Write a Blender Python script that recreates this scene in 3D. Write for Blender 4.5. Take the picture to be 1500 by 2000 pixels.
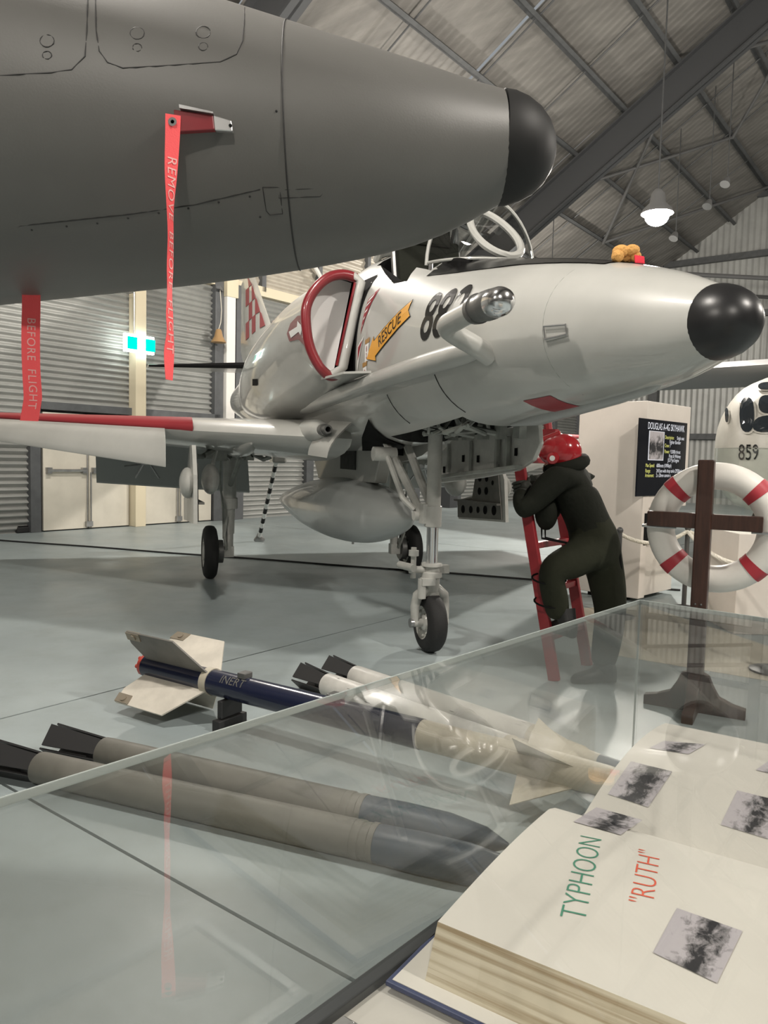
import bpy, bmesh, math, random
import numpy as np
from mathutils import Vector, Matrix
from mathutils.bvhtree import BVHTree
random.seed(7)
for o in list(bpy.data.objects): bpy.data.objects.remove(o)
scene = bpy.context.scene
COL = scene.collection
PI = math.pi

# ------------------------------------------------------------------ camera
FPX, CAMH, PITCH, ROLL = 1500.0, 1.40, 0.072, 0.025
_fw = Vector((0, math.cos(PITCH), -math.sin(PITCH))); _up0 = Vector((0, math.sin(PITCH), math.cos(PITCH))); _rt0 = Vector((1, 0, 0))
_R = _rt0*math.cos(ROLL) + _up0*math.sin(ROLL); _U = -_rt0*math.sin(ROLL) + _up0*math.cos(ROLL)
CAM = Vector((0, 0, CAMH))
cd = bpy.data.cameras.new('camera'); cd.sensor_fit = 'HORIZONTAL'; cd.sensor_width = 36; cd.lens = 36*FPX/1500
cd.clip_start = .02; cd.clip_end = 200
cam = bpy.data.objects.new('camera', cd); COL.objects.link(cam)
M3 = Matrix((_R, _U, -_fw)).transposed()
cam.matrix_world = Matrix.Translation(CAM) @ M3.to_4x4()
scene.camera = cam

def ray(px, py):
    d = _fw*FPX + _R*(px-750) + _U*(1000-py); return d/d.y
def at(px, py, Y):            # world point at depth Y on the sight line of a photo position
    return CAM + ray(px, py)*Y
def onz(px, py, z):           # world point at height z
    r = ray(px, py); return CAM + r*((z-CAMH)/r.z)

# ------------------------------------------------------------------ world, lamps' level, exposure
w = bpy.data.worlds.new('world'); scene.world = w; w.use_nodes = True
w.node_tree.nodes['Background'].inputs[0].default_value = (.9, .95, 1, 1)
w.node_tree.nodes['Background'].inputs[1].default_value = .3
scene.view_settings.view_transform = 'Standard'; scene.view_settings.look = 'None'
scene.view_settings.gamma = 1; scene.view_settings.use_curve_mapping = False
scene.view_settings.exposure = 0.1
LAMP_W = 900.0
# hall axes: u runs along the left wall, v towards it
UU = Vector((.605, .796, 0)).normalized(); VV = Vector((-UU.y, UU.x, 0))
WALLV = 12.34
def hall(u, v, z): return UU*u + VV*v + Vector((0, 0, z))
HALL_ROT = math.atan2(UU.y, UU.x)

# ------------------------------------------------------------------ helpers: materials
MATS = {}
def mat(name, col, rough=.5, metal=0.0, var=.0, vscale=6.0, bump=.0, bscale=40.0, spec=.5, coat=0.0, coat_r=.06, col2=None, emit=None, estr=0.0, stretch=None):
    m = bpy.data.materials.new(name); m.use_nodes = True
    nt = m.node_tree; b = nt.nodes['Principled BSDF']
    b.inputs['Base Color'].default_value = (*col, 1); b.inputs['Roughness'].default_value = rough
    b.inputs['Metallic'].default_value = metal; b.inputs['Specular IOR Level'].default_value = spec
    b.inputs['Coat Weight'].default_value = coat; b.inputs['Coat Roughness'].default_value = coat_r
    if emit: b.inputs['Emission Color'].default_value = (*emit, 1); b.inputs['Emission Strength'].default_value = estr
    tc = nt.nodes.new('ShaderNodeTexCoord'); vec = tc.outputs['Object']
    if stretch:
        mp = nt.nodes.new('ShaderNodeMapping'); mp.inputs['Scale'].default_value = stretch
        nt.links.new(vec, mp.inputs['Vector']); vec = mp.outputs['Vector']
    if var > 0 or col2:
        n = nt.nodes.new('ShaderNodeTexNoise'); n.inputs['Scale'].default_value = vscale; n.inputs['Detail'].default_value = 6
        n.inputs['Roughness'].default_value = .6
        nt.links.new(vec, n.inputs['Vector'])
        r = nt.nodes.new('ShaderNodeValToRGB'); r.color_ramp.elements[0].position = .35; r.color_ramp.elements[1].position = .65
        c2 = col2 or tuple(max(0, c*(1-var)) for c in col); c1 = col if col2 else tuple(min(1, c*(1+var*.5)) for c in col)
        r.color_ramp.elements[0].color = (*c2, 1); r.color_ramp.elements[1].color = (*c1, 1)
        nt.links.new(n.outputs['Fac'], r.inputs['Fac']); nt.links.new(r.outputs['Color'], b.inputs['Base Color'])
    if bump > 0:
        n2 = nt.nodes.new('ShaderNodeTexNoise'); n2.inputs['Scale'].default_value = bscale; n2.inputs['Detail'].default_value = 4
        nt.links.new(vec, n2.inputs['Vector'])
        bp = nt.nodes.new('ShaderNodeBump'); bp.inputs['Strength'].default_value = min(bump, 1); bp.inputs['Distance'].default_value = .02 if bump < 1 else .06
        nt.links.new(n2.outputs['Fac'], bp.inputs['Height']); nt.links.new(bp.outputs['Normal'], b.inputs['Normal'])
    MATS[name] = m
    return m

def glass_mat(name, tint=(1, 1, 1), ior=1.5, rough=0.0):
    m = bpy.data.materials.new(name); m.use_nodes = True; nt = m.node_tree; nt.nodes.clear()
    out = nt.nodes.new('ShaderNodeOutputMaterial'); mix = nt.nodes.new('ShaderNodeMixShader')
    tr = nt.nodes.new('ShaderNodeBsdfTransparent'); tr.inputs[0].default_value = (*tint, 1)
    gl = nt.nodes.new('ShaderNodeBsdfGlossy'); gl.inputs['Roughness'].default_value = rough
    fr = nt.nodes.new('ShaderNodeFresnel'); fr.inputs['IOR'].default_value = ior
    geo = nt.nodes.new('ShaderNodeNewGeometry'); mi = nt.nodes.new('ShaderNodeMath'); mi.operation = 'MULTIPLY_ADD'   # both faces of the sheet reflect alike
    nt.links.new(geo.outputs['Backfacing'], mi.inputs[0]); mi.inputs[1].default_value = 1/ior-ior; mi.inputs[2].default_value = ior; nt.links.new(mi.outputs[0], fr.inputs['IOR'])
    nt.links.new(fr.outputs[0], mix.inputs[0]); nt.links.new(tr.outputs[0], mix.inputs[1]); nt.links.new(gl.outputs[0], mix.inputs[2])
    nt.links.new(mix.outputs[0], out.inputs[0]); MATS[name] = m
    return m

def emis(name, col, s):
    m = bpy.data.materials.new(name); m.use_nodes = True; nt = m.node_tree; nt.nodes.clear()
    out = nt.nodes.new('ShaderNodeOutputMaterial'); e = nt.nodes.new('ShaderNodeEmission')
    e.inputs[0].default_value = (*col, 1); e.inputs[1].default_value = s
    nt.links.new(e.outputs[0], out.inputs[0]); MATS[name] = m
    return m

# jets
mat('jet_white', (.45, .45, .425), .42, var=.10, vscale=1.3, coat=.7)
mat('jet_grey_belly', (.40, .41, .40), .3, var=.08)
mat('jet_dark', (.115, .113, .106), .48, var=.08, vscale=2.2, bump=.03, bscale=220)
mat('seam_dark', (.02, .02, .02), .6)
mat('radome_black', (.012, .012, .013), .36)
mat('radome_matt', (.012, .012, .012), .55, spec=.3)
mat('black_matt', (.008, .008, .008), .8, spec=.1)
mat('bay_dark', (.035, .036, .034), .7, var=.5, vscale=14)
mat('red_gloss', (.20, .014, .02), .3, coat=.6)
mat('red_paint', (.30, .03, .038), .4)
mat('flap_grey', (.36, .375, .365), .5)
mat('red_ladder', (.30, .025, .032), .38, var=.15, vscale=12)
mat('decal_black', (.010, .010, .010), .2, spec=.2)
mat('decal_red', (.28, .02, .03), .4)
mat('decal_white', (.8, .8, .78), .4)
mat('decal_yellow', (.75, .36, .045), .4)
mat('decal_brown', (.36, .2, .06), .4)
mat('chrome', (.75, .75, .76), .15, 1.0)
mat('steel', (.42, .42, .42), .35, .9, var=.2)
mat('gunmetal', (.16, .16, .155), .4, .6)
mat('primer', (.30, .31, .285), .5, var=.25, vscale=8)
mat('gear_white', (.50, .50, .47), .32, var=.12, vscale=10)
mat('tire', (.014, .014, .014), .75, bump=.1, bscale=90)
mat('tank_grey', (.42, .44, .43), .3, coat=.3, var=.1, vscale=1.2)
mat('intake_blank', (.78, .77, .76), .3, coat=.3)
glass_mat('clear_glass', (.93, .96, .95))
glass_mat('canopy_glass', (.55, .57, .57), 1.8)
glass_mat('case_glass', (.935, .94, .935), 1.5)
mat('glass_edge', (.34, .38, .37), .25, spec=.6)
# hall
def floor_material():
    m = bpy.data.materials.new('painted_concrete'); m.use_nodes = True; nt = m.node_tree; b = nt.nodes['Principled BSDF']
    geo = nt.nodes.new('ShaderNodeNewGeometry')
    def noise(scale, detail=6, rough=.6):
        n = nt.nodes.new('ShaderNodeTexNoise'); n.inputs['Scale'].default_value = scale; n.inputs['Detail'].default_value = detail
        n.inputs['Roughness'].default_value = rough; nt.links.new(geo.outputs['Position'], n.inputs['Vector']); return n
    def ramp(src, c0, c1, p0=.3, p1=.7):
        r = nt.nodes.new('ShaderNodeValToRGB'); e = r.color_ramp.elements
        e[0].position = p0; e[1].position = p1; e[0].color = (*c0, 1); e[1].color = (*c1, 1); nt.links.new(src, r.inputs['Fac']); return r
    a = ramp(noise(.55, 5).outputs['Fac'], (.285, .335, .345), (.365, .415, .42))
    s = ramp(noise(3.0, 8, .7).outputs['Fac'], (.80, .79, .76), (1, 1, 1), .3, .55)
    mx = nt.nodes.new('ShaderNodeMix'); mx.data_type = 'RGBA'; mx.blend_type = 'MULTIPLY'; mx.inputs['Factor'].default_value = .55
    nt.links.new(a.outputs['Color'], mx.inputs[6]); nt.links.new(s.outputs['Color'], mx.inputs[7])
    nt.links.new(mx.outputs[2], b.inputs['Base Color'])
    rr = ramp(noise(1.4).outputs['Fac'], (.30,)*3, (.46,)*3); nt.links.new(rr.outputs['Color'], b.inputs['Roughness'])
    b.inputs['Specular IOR Level'].default_value = .35
    bp = nt.nodes.new('ShaderNodeBump'); bp.inputs['Strength'].default_value = .04; nt.links.new(noise(60, 3).outputs['Fac'], bp.inputs['Height'])
    nt.links.new(bp.outputs['Normal'], b.inputs['Normal'])
    MATS['floor'] = m
floor_material()
mat('joint_dark', (.07, .06, .05), .8, var=.4, vscale=20)
mat('path_cream', (.62, .57, .46), .35, var=.12, vscale=2)
mat('corrugated', (.34, .345, .33), .42, .15, var=.12, vscale=1.5)
mat('corrugated_pale', (.46, .42, .35), .45, .05, var=.1)
mat('wall_frame', (.10, .105, .11), .45, var=.15)
mat('cream_column', (.72, .64, .47), .5)
mat('white_column', (.82, .80, .76), .5)
mat('door_cream', (.68, .64, .55), .45, var=.06, vscale=3)
mat('roof_sheet', (.20, .19, .175), .5, .1, var=.25, vscale=.9, stretch=(1, 4, 1))
mat('roof_steel', (.075, .078, .08), .55, var=.2)
mat('rafter_steel', (.05, .052, .055), .5)
mat('brace_steel', (.11, .11, .11), .5)
mat('lamp_body', (.3, .3, .3), .4, .5)
emis('lamp_glow', (1, .95, .88), 180)
emis('exit_white', (.9, 1, .95), 9)
emis('exit_green', (.0, .50, .36), 2.2)
mat('ornament_wood', (.42, .26, .12), .5)
mat('rubber', (.02, .02, .02), .7)
# exhibits
mat('kiosk_white', (.72, .66, .60), .5, var=.03)
emis('screen_black', (.006, .007, .014), 1.0)
MATS['screen_black'] = mat('screen_glass', (.006, .007, .012), .12)
emis('screen_text', (.75, .75, .78), 1.0); emis('screen_yellow', (.72, .7, .2), 1.0)
mat('wood_dark', (.05, .02, .013), .35, var=.35, vscale=9, stretch=(6, 6, .6))
mat('ring_white', (.78, .75, .70), .42, var=.05)
mat('band_red', (.42, .03, .045), .5)
mat('rope_white', (.75, .71, .62), .8, bump=.3)
mat('stanchion', (.09, .09, .09), .4, .4)
mat('overall', (.024, .026, .016), .9, spec=.2, var=.18, vscale=3, bump=.7, bscale=7)
mat('overall_dark', (.014, .0155, .011), .85, spec=.2, var=.18, vscale=3, bump=.7, bscale=8)
mat('boot', (.012, .012, .012), .5)
mat('glove', (.02, .022, .016), .7, bump=.2)
mat('helmet_red', (.38, .015, .022), .16, coat=.6)
mat('skin', (.55, .36, .27), .55)
mat('streamer', (.98, .11, .12), .7, bump=.15, bscale=300)
mat('streamer_text', (.9, .48, .46), .7)
mat('missile_blue', (.012, .016, .04), .22, coat=.3)
mat('fin_white', (.66, .62, .54), .5, var=.12, vscale=8)
mat('fin_grey', (.16, .155, .14), .5, var=.2)
mat('rolleron', (.32, .28, .22), .5, .5)
mat('missile_red', (.50, .06, .04), .4)
mat('rocket_white', (.70, .69, .65), .4, col2=(.50, .49, .46), vscale=4)
mat('chipped', (.05, .05, .05), .6)
mat('rocket_grey', (.125, .122, .105), .5, var=.2, vscale=5)
mat('rocket_fin', (.035, .035, .036), .5, .3)
mat('rocket_blue', (.025, .045, .07), .45, var=.2)
mat('rocket_beige', (.48, .44, .35), .5, var=.15)
mat('page', (.66, .635, .585), .8, var=.05, vscale=5)
def stack_material():
    m = mat('page_edge', (.70, .62, .46), .85)
    nt = m.node_tree; b = nt.nodes['Principled BSDF']
    tc = nt.nodes.new('ShaderNodeNewGeometry'); mp = nt.nodes.new('ShaderNodeMapping'); mp.inputs['Scale'].default_value = (3, 3, 220)
    n = nt.nodes.new('ShaderNodeTexNoise'); n.inputs['Scale'].default_value = 1; n.inputs['Detail'].default_value = 5
    r = nt.nodes.new('ShaderNodeValToRGB'); e = r.color_ramp.elements
    e[0].position = .32; e[1].position = .62; e[0].color = (.40, .31, .19, 1); e[1].color = (.74, .67, .52, 1)
    nt.links.new(tc.outputs['Position'], mp.inputs[0]); nt.links.new(mp.outputs[0], n.inputs['Vector']); nt.links.new(n.outputs['Fac'], r.inputs['Fac'])
    nt.links.new(r.outputs['Color'], b.inputs['Base Color'])
stack_material()
mat('cover_blue', (.03, .045, .12), .5)
mat('ink_green', (.05, .25, .16), .7)
mat('ink_red', (.72, .11, .055), .7)
def photo_material(name, seed, dark):
    m = bpy.data.materials.new(name); m.use_nodes = True; nt = m.node_tree; b = nt.nodes['Principled BSDF']
    tc = nt.nodes.new('ShaderNodeTexCoord'); sx = nt.nodes.new('ShaderNodeSeparateXYZ'); nt.links.new(tc.outputs['UV'], sx.inputs[0])
    n = nt.nodes.new('ShaderNodeTexNoise'); n.noise_dimensions = '4D'; n.inputs['W'].default_value = seed; n.inputs['Scale'].default_value = 4.2
    n.inputs['Detail'].default_value = 8; n.inputs['Roughness'].default_value = .65; nt.links.new(tc.outputs['UV'], n.inputs['Vector'])
    # a ragged dark mass across the middle, paler ground and sky
    ab = nt.nodes.new('ShaderNodeMath'); ab.operation = 'SUBTRACT'; nt.links.new(sx.outputs['Y'], ab.inputs[0]); ab.inputs[1].default_value = .42
    aa = nt.nodes.new('ShaderNodeMath'); aa.operation = 'ABSOLUTE'; nt.links.new(ab.outputs[0], aa.inputs[0])
    n.inputs['Distortion'].default_value = .6; n.inputs['Scale'].default_value = 5.5
    mth = nt.nodes.new('ShaderNodeMath'); mth.operation = 'MULTIPLY_ADD'; nt.links.new(aa.outputs[0], mth.inputs[0])
    mth.inputs[1].default_value = .75; nt.links.new(n.outputs['Fac'], mth.inputs[2])
    r = nt.nodes.new('ShaderNodeValToRGB'); e = r.color_ramp.elements
    e[0].position = .50+dark; e[0].color = (.03, .03, .035, 1); e[1].position = .74+dark; e[1].color = (.50, .47, .50, 1)
    k = r.color_ramp.elements.new(.60+dark); k.color = (.22, .21, .22, 1)
    nt.links.new(mth.outputs[0], r.inputs['Fac']); nt.links.new(r.outputs['Color'], b.inputs['Base Color']); b.inputs['Roughness'].default_value = .35
    MATS[name] = m
for i, dk in enumerate((0, .08, .02, 0, .06, 0, .05)): photo_material('photo_%d' % i, i*3.7+1, dk)
mat('case_base', (.55, .53, .49), .5, var=.05)
mat('case_frame', (.06, .065, .07), .35, .4)
mat('aluminium', (.62, .62, .62), .3, .9)
mat('plush', (.62, .33, .10), .95, bump=.8, bscale=60)
mat('plush_red', (.75, .03, .06), .8)
mat('tracker_white', (.46, .445, .40), .35, var=.08)
mat('tracker_glass', (.02, .025, .03), .08)
mat('tracker_grey', (.20, .20, .20), .5)
mat('concrete_block', (.35, .34, .32), .8)

# ------------------------------------------------------------------ helpers: geometry
def tag(o, label=None, cat=None, group=None, kind=None):
    if label: o['label'] = label
    if cat: o['category'] = cat
    if group: o['group'] = group
    if kind: o['kind'] = kind
    return o
def empty(name, loc=(0, 0, 0), rz=0, label=None, cat=None, group=None, kind=None, parent=None):
    o = bpy.data.objects.new(name, None); COL.objects.link(o); o.location = loc; o.rotation_euler = (0, 0, rz)
    o.empty_display_size = .1
    if parent: o.parent = parent
    return tag(o, label, cat, group, kind)

class MB:
    def __init__(s): s.v = []; s.f = []; s.m = []
    def add(s, vs, fs, m=0):
        k = len(s.v); s.v += [tuple(v) for v in vs]; s.f += [tuple(i+k for i in f) for f in fs]; s.m += [m]*len(fs); return s
    def box(s, c, size, rot=None, m=0):
        c = Vector(c); hx, hy, hz = (q/2 for q in size)
        vs = [Vector((x, y, z)) for x in (-hx, hx) for y in (-hy, hy) for z in (-hz, hz)]
        if rot is not None: vs = [rot @ v for v in vs]
        return s.add([c+v for v in vs], [(0, 1, 3, 2), (4, 6, 7, 5), (0, 4, 5, 1), (2, 3, 7, 6), (0, 2, 6, 4), (1, 5, 7, 3)], m)
    def ring_frame(s, d):
        d = d.normalized(); a = Vector((0, 0, 1)) if abs(d.z) < .9 else Vector((1, 0, 0))
        x = d.cross(a).normalized(); return x, d.cross(x).normalized()
    def loft(s, rings, cap0=True, cap1=True, closed=True, m=0):
        n = len(rings[0]); vs = [p for r in rings for p in r]; fs = []
        for i in range(len(rings)-1):
            for j in range(n if closed else n-1):
                a = i*n+j; b = i*n+(j+1) % n; fs.append((a, b, b+n, a+n))
        if cap0: fs.append(tuple(range(n-1, -1, -1)))
        if cap1: fs.append(tuple((len(rings)-1)*n+j for j in range(n)))
        return s.add(vs, fs, m)
    def cyl(s, p0, p1, r0, r1=None, n=16, caps=True, m=0):
        p0 = Vector(p0); p1 = Vector(p1); r1 = r0 if r1 is None else r1; x, y = s.ring_frame(p1-p0)
        rg = [[p+(x*math.cos(t)+y*math.sin(t))*r for t in (2*PI*k/n for k in range(n))] for p, r in ((p0, r0), (p1, r1))]
        return s.loft(rg, caps, caps, m=m)
    def lathe(s, o, axis, prof, n=24, cap0=True, cap1=True, m=0, sy=1.0):
        o = Vector(o); d = Vector(axis).normalized(); x, y = s.ring_frame(d)
        rg = [[o+d*t+(x*math.cos(a)+y*math.sin(a)*sy)*max(r, 1e-4) for a in (2*PI*k/n for k in range(n))] for t, r in prof]
        return s.loft(rg, cap0, cap1, m=m)
    def path(s, pts, r, n=8, caps=True, closed=False, m=0):
        pts = [Vector(p) for p in pts]; N = len(pts)
        rs = r if isinstance(r, (list, tuple)) else [r]*N
        tg = []
        for i in range(N):
            a = pts[i-1] if (i > 0 or closed) else pts[i]; b = pts[(i+1) % N] if (i < N-1 or closed) else pts[i]
            tg.append((b-a).normalized())
        x, y = s.ring_frame(tg[0]); rings = []
        for i in range(N):
            x = (x-tg[i]*x.dot(tg[i])).normalized(); y = tg[i].cross(x)
            rings.append([pts[i]+(x*math.cos(2*PI*k/n)+y*math.sin(2*PI*k/n))*rs[i] for k in range(n)])
        if closed: rings.append(rings[0]); return s.loft(rings, False, False, m=m)
        return s.loft(rings, caps, caps, m=m)
    def prism(s, poly, off, m=0):
        poly = [Vector(p) for p in poly]; off = Vector(off); n = len(poly)
        vs = poly+[p+off for p in poly]
        fs = [tuple(range(n-1, -1, -1)), tuple(range(n, 2*n))]+[(i, (i+1) % n, (i+1) % n+n, i+n) for i in range(n)]
        return s.add(vs, fs, m)
    def sphere(s, c, r, nu=20, nv=12, rot=None, m=0):
        c = Vector(c); r = (r, r, r) if not isinstance(r, (tuple, list)) else r
        rings = []
        for i in range(nv+1):
            t = -PI/2+PI*i/nv; cc = max(math.cos(t), 1e-4)
            rg = [Vector((r[0]*cc*math.cos(2*PI*k/nu), r[1]*cc*math.sin(2*PI*k/nu), r[2]*math.sin(t))) for k in range(nu)]
            rings.append([c+(rot @ p if rot is not None else p) for p in rg])
        return s.loft(rings, m=m)
    def strip(s, A, B, m=0):       # open surface between two point rows
        n = len(A); return s.add(list(A)+list(B), [(i, i+1, n+i+1, n+i) for i in range(n-1)], m)
    def mesh(s, name, mats, smooth=False, angle=40, recalc=True):
        me = bpy.data.meshes.new(name); me.from_pydata(s.v, [], s.f)
        if isinstance(mats, str): mats = [mats]
        for q in mats: me.materials.append(MATS[q])
        for p, i in zip(me.polygons, s.m): p.material_index = i
        if recalc:
            bm = bmesh.new(); bm.from_mesh(me); bmesh.ops.remove_doubles(bm, verts=bm.verts, dist=1e-6)
            bmesh.ops.recalc_face_normals(bm, faces=bm.faces); bm.to_mesh(me); bm.free()
        if smooth:
            me.shade_smooth(); me.set_sharp_from_angle(angle=math.radians(angle))
        me.update(); return me
    def build(s, name, mats, parent=None, smooth=False, angle=40, bevel=0, label=None, recalc=True):
        o = bpy.data.objects.new(name, s.mesh(name, mats, smooth, angle, recalc)); COL.objects.link(o)
        if parent: o.parent = parent
        if bevel:
            b = o.modifiers.new('bevel', 'BEVEL'); b.width = bevel; b.segments = 2; b.limit_method = 'ANGLE'; b.angle_limit = math.radians(40)
        if label: o['label'] = label
        return o

def baked(o):                    # apply an object's modifiers without operators
    dg = bpy.context.evaluated_depsgraph_get(); dg.update()
    me = bpy.data.meshes.new_from_object(o.evaluated_get(dg)); o.modifiers.clear(); old = o.data; o.data = me; bpy.data.meshes.remove(old)
    return o
def cut(o, cutters):             # carve openings
    obs = []
    for mb, mt in cutters:
        c = mb.build('cutter', mt, o.parent); obs.append(c)
        md = o.modifiers.new('cut', 'BOOLEAN'); md.operation = 'DIFFERENCE'; md.object = c; md.solver = 'EXACT'
        try: md.material_mode = 'TRANSFER'
        except Exception: pass
    baked(o)
    for c in obs:
        me = c.data; bpy.data.objects.remove(c); bpy.data.meshes.remove(me)
    return o
def text2d(body, size=1.0, shear=0.0, cuts=0, space=1.0, xs=1.0, off=0.0, align='CENTER'):
    cu = bpy.data.curves.new('t', 'FONT'); cu.body = body; cu.size = size; cu.shear = shear; cu.align_x = align; cu.align_y = 'CENTER'
    cu.space_character = space; cu.resolution_u = 4; cu.offset = off
    o = bpy.data.objects.new('t', cu); COL.objects.link(o)
    dg = bpy.context.evaluated_depsgraph_get(); dg.update(); me = bpy.data.meshes.new_from_object(o.evaluated_get(dg))
    bpy.data.objects.remove(o); bpy.data.curves.remove(cu)
    bm = bmesh.new(); bm.from_mesh(me); bpy.data.meshes.remove(me)
    bmesh.ops.remove_doubles(bm, verts=bm.verts, dist=1e-5)
    if cuts: bmesh.ops.triangulate(bm, faces=bm.faces); bmesh.ops.subdivide_edges(bm, edges=bm.edges, cuts=cuts, use_grid_fill=True)
    bm.verts.index_update(); vs = [(v.co.x*xs, v.co.y) for v in bm.verts]; fs = [tuple(v.index for v in f.verts) for f in bm.faces]; bm.free()
    return vs, fs
def plane_text(name, body, o, ex, ey, size, mt, parent, lift=.002, **kw):
    ex = Vector(ex).normalized(); ey = Vector(ey).normalized(); nn = ex.cross(ey)
    vs, fs = text2d(body, size, **kw); mb = MB()
    mb.add([Vector(o)+ex*x+ey*y+nn*lift for x, y in vs], fs)
    return mb.build(name, mt, parent, recalc=False)
def copy_tree(o, parent=None):
    c = o.copy(); COL.objects.link(c); c.parent = parent
    for ch in list(o.children): copy_tree(ch, c)
    return c
def pchip(xs, ys):
    xs = np.array(xs, float); ys = np.array(ys, float)
    if xs[0] > xs[-1]: xs = xs[::-1]; ys = ys[::-1]
    h = np.diff(xs); d = np.diff(ys)/h; m = np.zeros(len(xs)); m[0] = d[0]; m[-1] = d[-1]
    for i in range(1, len(xs)-1):
        if d[i-1]*d[i] > 0: w1 = 2*h[i]+h[i-1]; w2 = h[i]+2*h[i-1]; m[i] = (w1+w2)/(w1/d[i-1]+w2/d[i])
    def fn(x):
        x = min(max(x, xs[0]), xs[-1]); i = min(max(int(np.searchsorted(xs, x))-1, 0), len(xs)-2); t = (x-xs[i])/h[i]
        return float((2*t**3-3*t*t+1)*ys[i]+(t**3-2*t*t+t)*h[i]*m[i]+(-2*t**3+3*t*t)*ys[i+1]+(t**3-t*t)*h[i]*m[i+1])
    return fn

# ================================================================== THE HALL
ZV = Vector((0, 0, 1))
def hbox(mb, u0, u1, v0, v1, z0, z1, m=0):
    a = [hall(u, v, z) for u in (u0, u1) for v in (v0, v1) for z in (z0, z1)]
    mb.add(a, [(0, 1, 3, 2), (4, 6, 7, 5), (0, 4, 5, 1), (2, 3, 7, 6), (0, 2, 6, 4), (1, 5, 7, 3)], m); return mb
U0, U1, V0 = -14.0, 29.0, -22.0
fl = MB(); hbox(fl, U0-.3, U1+.3, V0-.3, WALLV+.4, -.2, -.014)
floor = tag(fl.build('floor', 'joint_dark'), 'blue grey painted concrete hangar floor with narrow joints', kind='structure')
us = [U0-.3, -7.47, 1.53, 10.53, 19.53, U1+.3]; vs_ = [V0-.3, -14.1, -5.1, 3.9, WALLV+.4]
for i in range(len(us)-1):
    for j in range(len(vs_)-1):
        b = MB(); g = .007; hbox(b, us[i]+g, us[i+1]-g, vs_[j]+g, vs_[j+1]-g, -.013, 0); b.build('floor_slab', 'floor', floor)
def floor_patch(name, pxs, mt, z=.0015):
    b = MB(); b.prism([onz(x, y, .0002) for x, y in pxs], (0, 0, z)); return b.build(name, mt, floor)
floor_patch('painted_path', [(1140, 1188), (1252, 1180), (1500, 1262), (1500, 1330), (1190, 1278), (1150, 1262)], 'path_cream')
floor_patch('painted_path', [(1362, 1200), (1500, 1138), (1580, 1150), (1580, 1212), (1440, 1225)], 'path_cream')

# left wall --------------------------------------------------------
wall = empty('wall_left', hall(8, WALLV, 0), label='horizontally corrugated steel hangar wall with cream doors and dark posts', kind='structure')
WINV = Matrix.Translation(-Vector(wall.location))
def wpart(name, mb, mt, parent=None, **kw):
    p = parent or wall; base = Vector(p.matrix_world.translation) if False else None
    off = Vector(wall.location) if (p is wall or p.parent is wall) else Vector((0, 0, 0))
    if p is wall: mb.v = [tuple(Vector(v)-off) for v in mb.v]
    else: mb.v = [tuple(Vector(v)-off) for v in mb.v]
    return mb.build(name, mt, p, **kw)
def corr(u0, u1, z0, z1, pitch=.105, amp=.034, v=WALLV):
    mb = MB(); A = []; B = []; n = int((z1-z0)/pitch*6)
    for i in range(n+1):
        z = z0+(z1-z0)*i/n; d = amp*math.sin(2*PI*z/pitch); A.append(hall(u0, v+d, z)); B.append(hall(u1, v+d, z))
    mb.strip(A, B); return mb
for a, b_ in ((U0, -8), (-8, -2), (-2, 3), (3, 6.51)): wpart('corrugated_sheet', corr(a, b_, 0, 2.15), 'corrugated', smooth=True, angle=80)
for a, b_ in ((U0, -8), (-8, -2), (-2, 3), (3, 8.41), (8.41, 10.34), (10.81, 10.91)): wpart('corrugated_sheet', corr(a, b_, 2.15, 4.75), 'corrugated', smooth=True, angle=80)
lowposts = [11.02, 13.2, 15.4, 17.6, 19.8, 22, 24.2, 26.4, 28.6]
for a, b_ in zip(lowposts, lowposts[1:]): wpart('corrugated_sheet', corr(a+.12, b_-.12, 0, 4.75), 'corrugated', smooth=True, angle=80)
for a, b_ in ((U0, -2), (-2, 6), (6, 11.65), (11.65, 13.43), (13.43, 15.2), (15.2, 17), (17, 20), (20, 24), (24, 28.8)):
    wpart('upper_sheet', corr(a, b_, 4.95, 6.75, .16, .02), 'corrugated_pale', smooth=True, angle=80)
wpart('backing_sheet', hbox(MB(), U0-.3, U1, WALLV+.06, WALLV+.1, 0, 7), 'wall_frame')
wpart('post', hbox(MB(), 6.51, 6.69, WALLV-.1, WALLV+.05, 0, 2.1), 'wall_frame', bevel=.006)
wpart('post', hbox(MB(), 10.34, 10.56, WALLV-.12, WALLV+.05, 0, 4.85), 'wall_frame', bevel=.006)
for u in lowposts: wpart('post', hbox(MB(), u-.12, u+.12, WALLV-.12, WALLV+.05, 0, 4.85), 'wall_frame', bevel=.006)
for u in (11.68, 13.46, 15.25, 17.0, 20, 24): wpart('upper_post', hbox(MB(), u-.06, u+.06, WALLV-.1, WALLV+.05, 4.85, 6.8), 'wall_frame')
wpart('header_beam', hbox(MB(), 6.69, 8.52, WALLV-.12, WALLV+.04, 2.04, 2.17), 'wall_frame', bevel=.006)
wpart('header_beam', hbox(MB(), 8.6, 10.5, WALLV-.12, WALLV+.04, 2.04, 2.17), 'wall_frame', bevel=.006)
wpart('girt', hbox(MB(), U0, U1, WALLV-.10, WALLV+.05, 4.75, 4.95), 'cream_column')
wpart('column', hbox(MB(), 8.41, 8.63, WALLV-.24, WALLV-.02, 0, 6.6), 'cream_column', bevel=.008)
wpart('column', hbox(MB(), 10.57, 10.8, WALLV-.2, WALLV-.02, 0, 4.7), 'white_column', bevel=.008)
wpart('column_cap', hbox(MB(), 10.55, 10.85, WALLV-.22, WALLV-.02, 4.55, 4.95), 'cream_column')
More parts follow.
